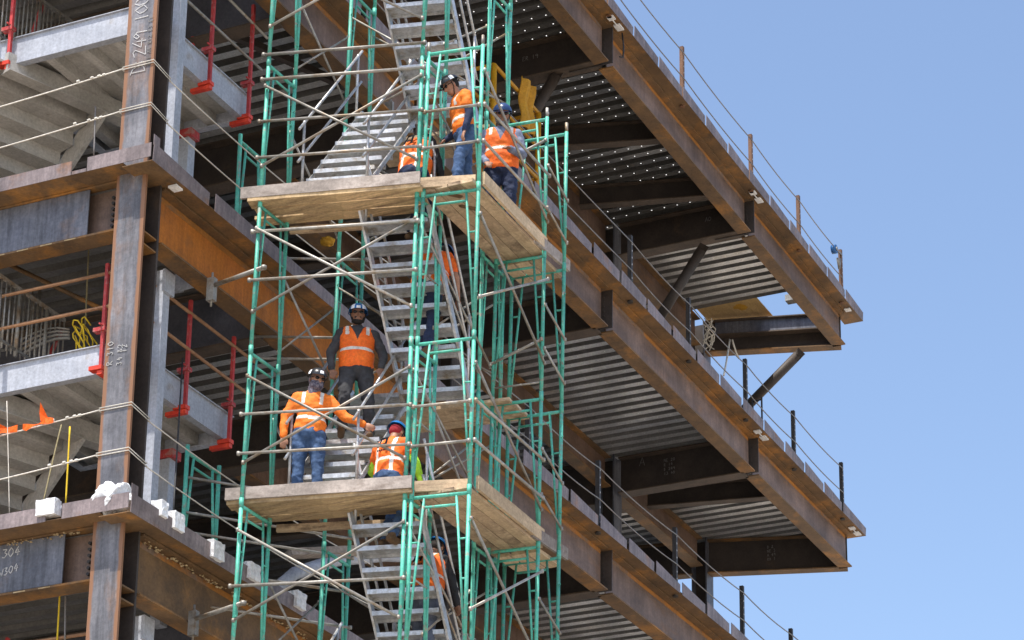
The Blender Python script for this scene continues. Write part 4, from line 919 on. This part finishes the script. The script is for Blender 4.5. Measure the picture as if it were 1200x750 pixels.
    if vest:
        bm = solid(ve, .011, 5, .008, seed + 5)
        for fc in bm.faces:
            a, b, c = coords(fc.calc_center_median()); ab = abs(b)
            if c > .515: fc.material_index = 2
            if a > 0 and c > .30 and ab < (c - .30) * .42: fc.material_index = 2
            elif a > 0:
                if .175 < c < .215 or (.10 < ab < .14 and c > .37): fc.material_index = 1
            else:
                if (.175 < c < .215) or (.085 < ab < .125): fc.material_index = 1
        child('vest', bm, [M['hivis'], M['silver'], M[shirt]], e, True)
    if logo:
        bm = bmesh.new(); o_ = T(-.168 * w, 0, .35); du, dv = -tl, tor
        def pl(pts): 
            vs = [bm.verts.new(o_ + du * a * 1.1 + dv * b * 1.25) for a, b in pts]; bm.faces.new(vs)
        pl([(-.075, -.03), (-.045, -.03), (.0, .07), (-.02, .07)]); pl([(-.02, .072), (.07, .072), (.064, .05), (-.012, .05)]); pl([(.03, .05), (.062, .05), (.045, -.03), (.015, -.03)]); pl([(-.02, .012), (.035, .012), (.033, -.006), (-.026, -.006)])
        for i in range(6): pl([(-.06 + i * .022, -.075 + .004 * (i % 2)), (-.044 + i * .022, -.075), (-.046 + i * .022, -.050), (-.062 + i * .022, -.052)])
        bmesh.ops.solidify(bm, geom=bm.faces[:], thickness=.006); child('back_emblem', bm, M['blackcloth'], e)
    # face details
    if glasses:
        bm = bmesh.new()
        for sg in (1, -1): bmesh.ops.create_icosphere(bm, subdivisions=2, radius=1, matrix=Matrix.Translation(H(.088, sg * .034, .016)) @ Matrix((hf * .014, hl * .030, hu * .020)).transposed().to_4x4())
        tube(bm, H(.07, .07, .02), H(-.01, .082, .02), .004, 5); tube(bm, H(.07, -.07, .02), H(-.01, -.082, .02), .004, 5); tube(bm, H(.098, .02, .02), H(.098, -.02, .02), .004, 5)
        child('sunglasses', bm, M['glass'], e, True)
    else:
        bm = bmesh.new()
        for sg in (1, -1): bmesh.ops.create_icosphere(bm, subdivisions=2, radius=.011, matrix=Matrix.Translation(H(.090, sg * .032, .014)))
        child('eyes', bm, M['glass'], e, True)
    if beard: bm = solid([('e', H(.040, 0, -.086), [hf * .052 * s, hl * .054 * s, hu * .040 * s]), ('c', H(.075, -.03, -.045), H(.075, .03, -.045), .014, .014), ('c', H(.01, .07, -.03), H(.03, .055, -.08), .018, .02), ('c', H(.01, -.07, -.03), H(.03, -.055, -.08), .018, .02)], .009, 2, .006, seed); child('beard', bm, M[beard], e, True)
    if gaiter: bm = solid([('e', H(.02, 0, -.055), [hf * .09 * s, hl * .08 * s, hu * .075 * s]), ('c', H(-.01, 0, -.10), neck - tor * .03, .075, .09), ('e', H(-.03, 0, .0), [hf * .088 * s, hl * .086 * s, hu * .09 * s])], .011, 3, .012, seed); child('neck_gaiter', bm, M['bandana'], e, True)
    bm = solid([('e', H(-.028, 0, .015), [hf * .086 * s, hl * .082 * s, hu * .085 * s])], .012, 2); child('hair', bm, M[liner or 'hair'], e, True)
    # helmet: shell, brim, band; white patches by place
    bm = bmesh.new(); bmesh.ops.create_uvsphere(bm, u_segments=28, v_segments=16, radius=1)
    bmesh.ops.delete(bm, geom=[v for v in bm.verts if v.co.z < -.12], context='VERTS')
    for v in bm.verts:
        x, y, z = v.co; r = .04 * max(0, abs(math.cos(4 * math.atan2(y, x + 1e-6)))) * (1 - abs(z)); v.co = H(-.005 + x * (.128 + r * .1), y * (.108 + r * .1), .052 + z * .098)
    for fc in bm.faces:
        c = fc.calc_center_median() - hc; a, b, u = c.dot(hf), c.dot(hl), c.dot(hu); fc.smooth = True
        if hat == 'hat_blue' and badge and a > -.02 and u < .12 and (.045 < abs(b) < .085 or (abs(b) < .018 and .06 < u < .10)): fc.material_index = 1
        elif badge == 'dot' and ((abs(b) < .026 and .075 < u < .115 and a > .05) or (abs(a) < .03 and .06 < u < .11)): fc.material_index = 1
    child('hard_hat', bm, [M[hat], M['sticker']], e, True).data
    bm = bmesh.new(); A, B = [], []
    for i in range(29):
        t = 2 * math.pi * i / 28; x, y = math.cos(t), math.sin(t); ex = .042 * max(0, x) ** 1.5 + .010
        A.append(bm.verts.new(H(-.005 + x * .129, y * .109, .040))); B.append(bm.verts.new(H(-.005 + x * (.129 + ex), y * (.109 + .010), .032 - .008 * max(0, x))))
    for i in range(28): bm.faces.new((A[i], A[i + 1], B[i + 1], B[i]))
    bmesh.ops.solidify(bm, geom=bm.faces[:], thickness=.006); child('hat_brim', bm, M[hat], e, True)
    bm = bmesh.new()
    for sg in (1, -1): path(bm, [H(.02, sg * .095, .035), H(.02, sg * .082, -.03), H(.045, sg * .045, -.105), H(.05, 0, -.118)], .006, 5)
    child('chin_strap', bm, M['blackcloth'], e)
    return e
dz1, dz2 = 13.19, 17.10
person((2.44, -2.83, dz2 - .04), (-.66, .62), 'worker in orange tee and dark sleeves bowing his head on the upper platform', 11, 0, (30, 0),
       arms=[((-.15, .20, -1), (.25, .0, -1)), ((-.25, -.22, -1), (.75, .15, -.75))], legs=[((.30, .05, -1), (.05, 0, -1)), ((-.12, -.05, -1), (-.25, 0, -1))], shirt='hivis_tee', sleeve='navy', pants='jeans', skin='skin_tan', hat='hat_black', badge='dot', beard=None, seed=1, hgt=1.0, wide=1.16)
person((3.60, -2.74, dz2), (-.92, -.38), 'bearded worker in navy helmet and orange vest on the right end of the upper platform', 3, 0, (20, 8),
       arms=[((.05, .22, -1), (.85, -.50, -.15)), ((.0, -.22, -1), (.6, .3, -.6))], vest=True, shirt='greyblue', pants='navy', skin='skin_brown', hat='hat_navy', beard='greybeard', seed=2, hgt=1.08, wide=1.13)
person((2.27, -2.22, 16.66), (.95, -.05), 'worker seen from behind in vest and black sleeves, stooping through the upper platform', 12, 0, (62, 0),
       arms=[((.25, .22, -1), (.4, .1, -1)), ((.25, -.22, -1), (.4, -.1, -1))], legs=[((.75, .06, -.8), (-.4, 0, -1)), ((.5, -.06, -1), (-.6, 0, -.9))], vest=True, shirt='blackcloth', pants='navy', hat='hat_navy', seed=3, logo=True, hgt=1.0, wide=1.22)
person((2.92, -2.10, 15.30), (.95, -.12), 'worker with bare arms behind the stair treads under the upper platform', 14, -4, (52, 0),
       arms=[((.25, .30, -1), (.5, -.1, -1)), ((.2, -.32, -1), (.35, .1, -1))], legs=[((.3, .06, -1), (-.1, 0, -1)), ((-.05, -.06, -1), (-.3, 0, -1))], vest=True, shirt='hivis', sleeve='short', pants='navy', skin='skin_tan', hat='hat_navy', seed=4, hgt=1.04, wide=1.34)
person((2.70, -1.27, 14.30), (-.80, -.48), 'worker in blue helmet and grey trousers coming down the stair above the lower platform', 2, 0, (4, 0),
       arms=[((.05, .50, -1), (.55, -.10, -1)), ((.0, -.46, -1), (.35, .10, -1))], legs=[((.15, .16, -1), (-.10, .05, -1)), ((.45, -.10, -1), (-.30, -.05, -1))], vest=True, shirt='charcoal', pants='charcoal', skin='skin_brown', hat='hat_blue', badge='w', beard='hair', seed=5, hgt=1.04, wide=1.14)
person((1.98, -1.08, dz1), (-.80, -.42), 'worker in long-sleeved orange shirt, jeans and patterned face cover on the lower platform', 4, 4, (14, 28),
       arms=[((.05, .45, -1), (.75, -.55, -.45)) if False else ((.1, .75, -.85), (.15, .75, -.35)), ((.0, -.52, -1), (.12, -.02, -1))], shirt='hivis_tee', sleeve='long', pants='jeans', skin='skin_tan', hat='hat_black', badge='dot', gaiter=True, seed=6, hgt=1.02, wide=1.16)
person((2.24, -2.00, 12.72), (.95, -.08), 'worker seen from behind in orange vest and lime green sleeves at the lower platform', 10, 0, (22, 0),
       arms=[((.30, .55, -1), (.9, .1, -.2)), ((.2, -.50, -1), (.3, -.15, -1))], legs=[((.75, .06, -.8), (-.4, 0, -1)), ((.5, -.06, -1), (-.6, 0, -.9))], vest=True, shirt='hivis', sleeve='lime', pants='jeans', skin='skin_tan', hat='hat_blue', liner='redcap', seed=7, logo=True, wide=1.05)
person((2.94, -2.14, 11.34), (.95, -.10), 'lowest worker, in orange vest and black sleeves, behind the stair treads at the bottom', 12, -3, (26, 0),
       arms=[((.2, .25, -1), (.5, 0, -1)), ((.2, -.32, -1), (.3, -.1, -1))], legs=[((.3, .06, -1), (-.1, 0, -1)), ((-.05, -.06, -1), (-.3, 0, -1))], vest=True, shirt='blackcloth', pants='slate', hat='hat_blue', seed=8, logo=True, wide=1.3, hgt=1.04)

# ---------------------------------------------------------------- odds and ends behind the scaffold
def bar(a, b, wd, ht, m, name, label, cat):
    bm = bmesh.new(); obox(bm, a, b, wd, ht); thing(name, bm, m, label, cat)
bar(P(-10, 362, 'x', 2.9), P(140, 329, 'x', 2.9), .06, .24, M['grey_steel'], 'ledger_channel', 'pale steel channel running behind the picket guard of the middle landing', 'steel channel')
bar(P(-10, 705, 'x', 2.6), P(120, 665, 'x', 2.6), .06, .24, M['grey_steel'], 'ledger_channel', 'pale steel channel under the lowest left beam', 'steel channel')
bar(P(186, 338, 'x', 2.2), P(232, 325, 'x', 2.2), .06, .22, M['grey_steel'], 'ledger_channel', 'short pale steel channel right of the column under the orange beam', 'steel channel')
bar(P(338, 649, 'y', .3), P(428, 645, 'y', -.3), .2, .09, M['wood_grey'], 'timber_piece', 'grey timber lying behind the scaffold under the lower platform', 'timber')
bm = bmesh.new(); path(bm, [P(312, 700, 'y', .5), P(345, 672, 'y', .5), P(395, 656, 'y', .4), P(450, 651, 'y', .3), P(480, 652, 'y', .2)], .085, 10)
thing('white_duct', bm, M['grey_steel'], 'pale rolled sheet curving behind the crossing braces under the lower platform', 'duct', smooth=True)
bm = bmesh.new(); bmesh.ops.create_icosphere(bm, subdivisions=3, radius=.085, matrix=Matrix.Translation(P(384, 283, 'y', 1.4)) @ Matrix.Diagonal((1.1, 1.3, .8, 1)))
for v in bm.verts: v.co += Vector([random.uniform(-.012, .012) for _ in range(3)])
thing('orange_bundle', bm, M['tarp'], 'small yellow-orange bundle in the dark floor behind the upper left scaffold legs', 'bundle')
for k, (x, z) in enumerate(((6.0, 22.0), (7.6, 22.0))):
    bm = bmesh.new(); bx_, bz_ = (x, LV['B'] - .62); box(bm, bx_, bx_ + .05, .18, .30, LV['B'] - .80, LV['B'] - .60); tube(bm, (bx_ + .02, .22, LV['B'] - .86), (bx_ + .02, .22, LV['B'] - .50), .015, 6)
    thing('beam_clamp', bm, M['galv'], ['left', 'right'][k] + ' small grey clamp biting the lower flange of the middle edge beam', 'clamp', 'clamps on the middle edge beam')
# dark angle under the middle deck near the corner
bar(P(232, 22, 'z', LV['B'] - .3), P(420, 108, 'z', LV['B'] - .3), .10, .10, M['web_dark'], 'angle_brace', 'dark angle crossing under the middle deck behind the red posts', 'brace')

for i in range(2, 9):
    z = JZ[i]
    brace(LP('F2', 0, z + 1.55), LP('F4', 0, z + .35), .013); brace(LP('F1', 1, z + .25, (.02, .03)), LP('F2', 0, z + 1.25, (0, .03)), .013)
    brace(LP('F3', 1, z + .45, (0, .04)), LP('F4', 0, z + 1.35, (0, .04)), .013)
    if i < 7: brace(LP('F6', 0, z + .2), LP('F6', 1, z + .2), .013); brace(LP('F5', 0, z + 1.0, (.02, .03)), LP('F3', 1, z + 1.0, (0, 0)), .012)
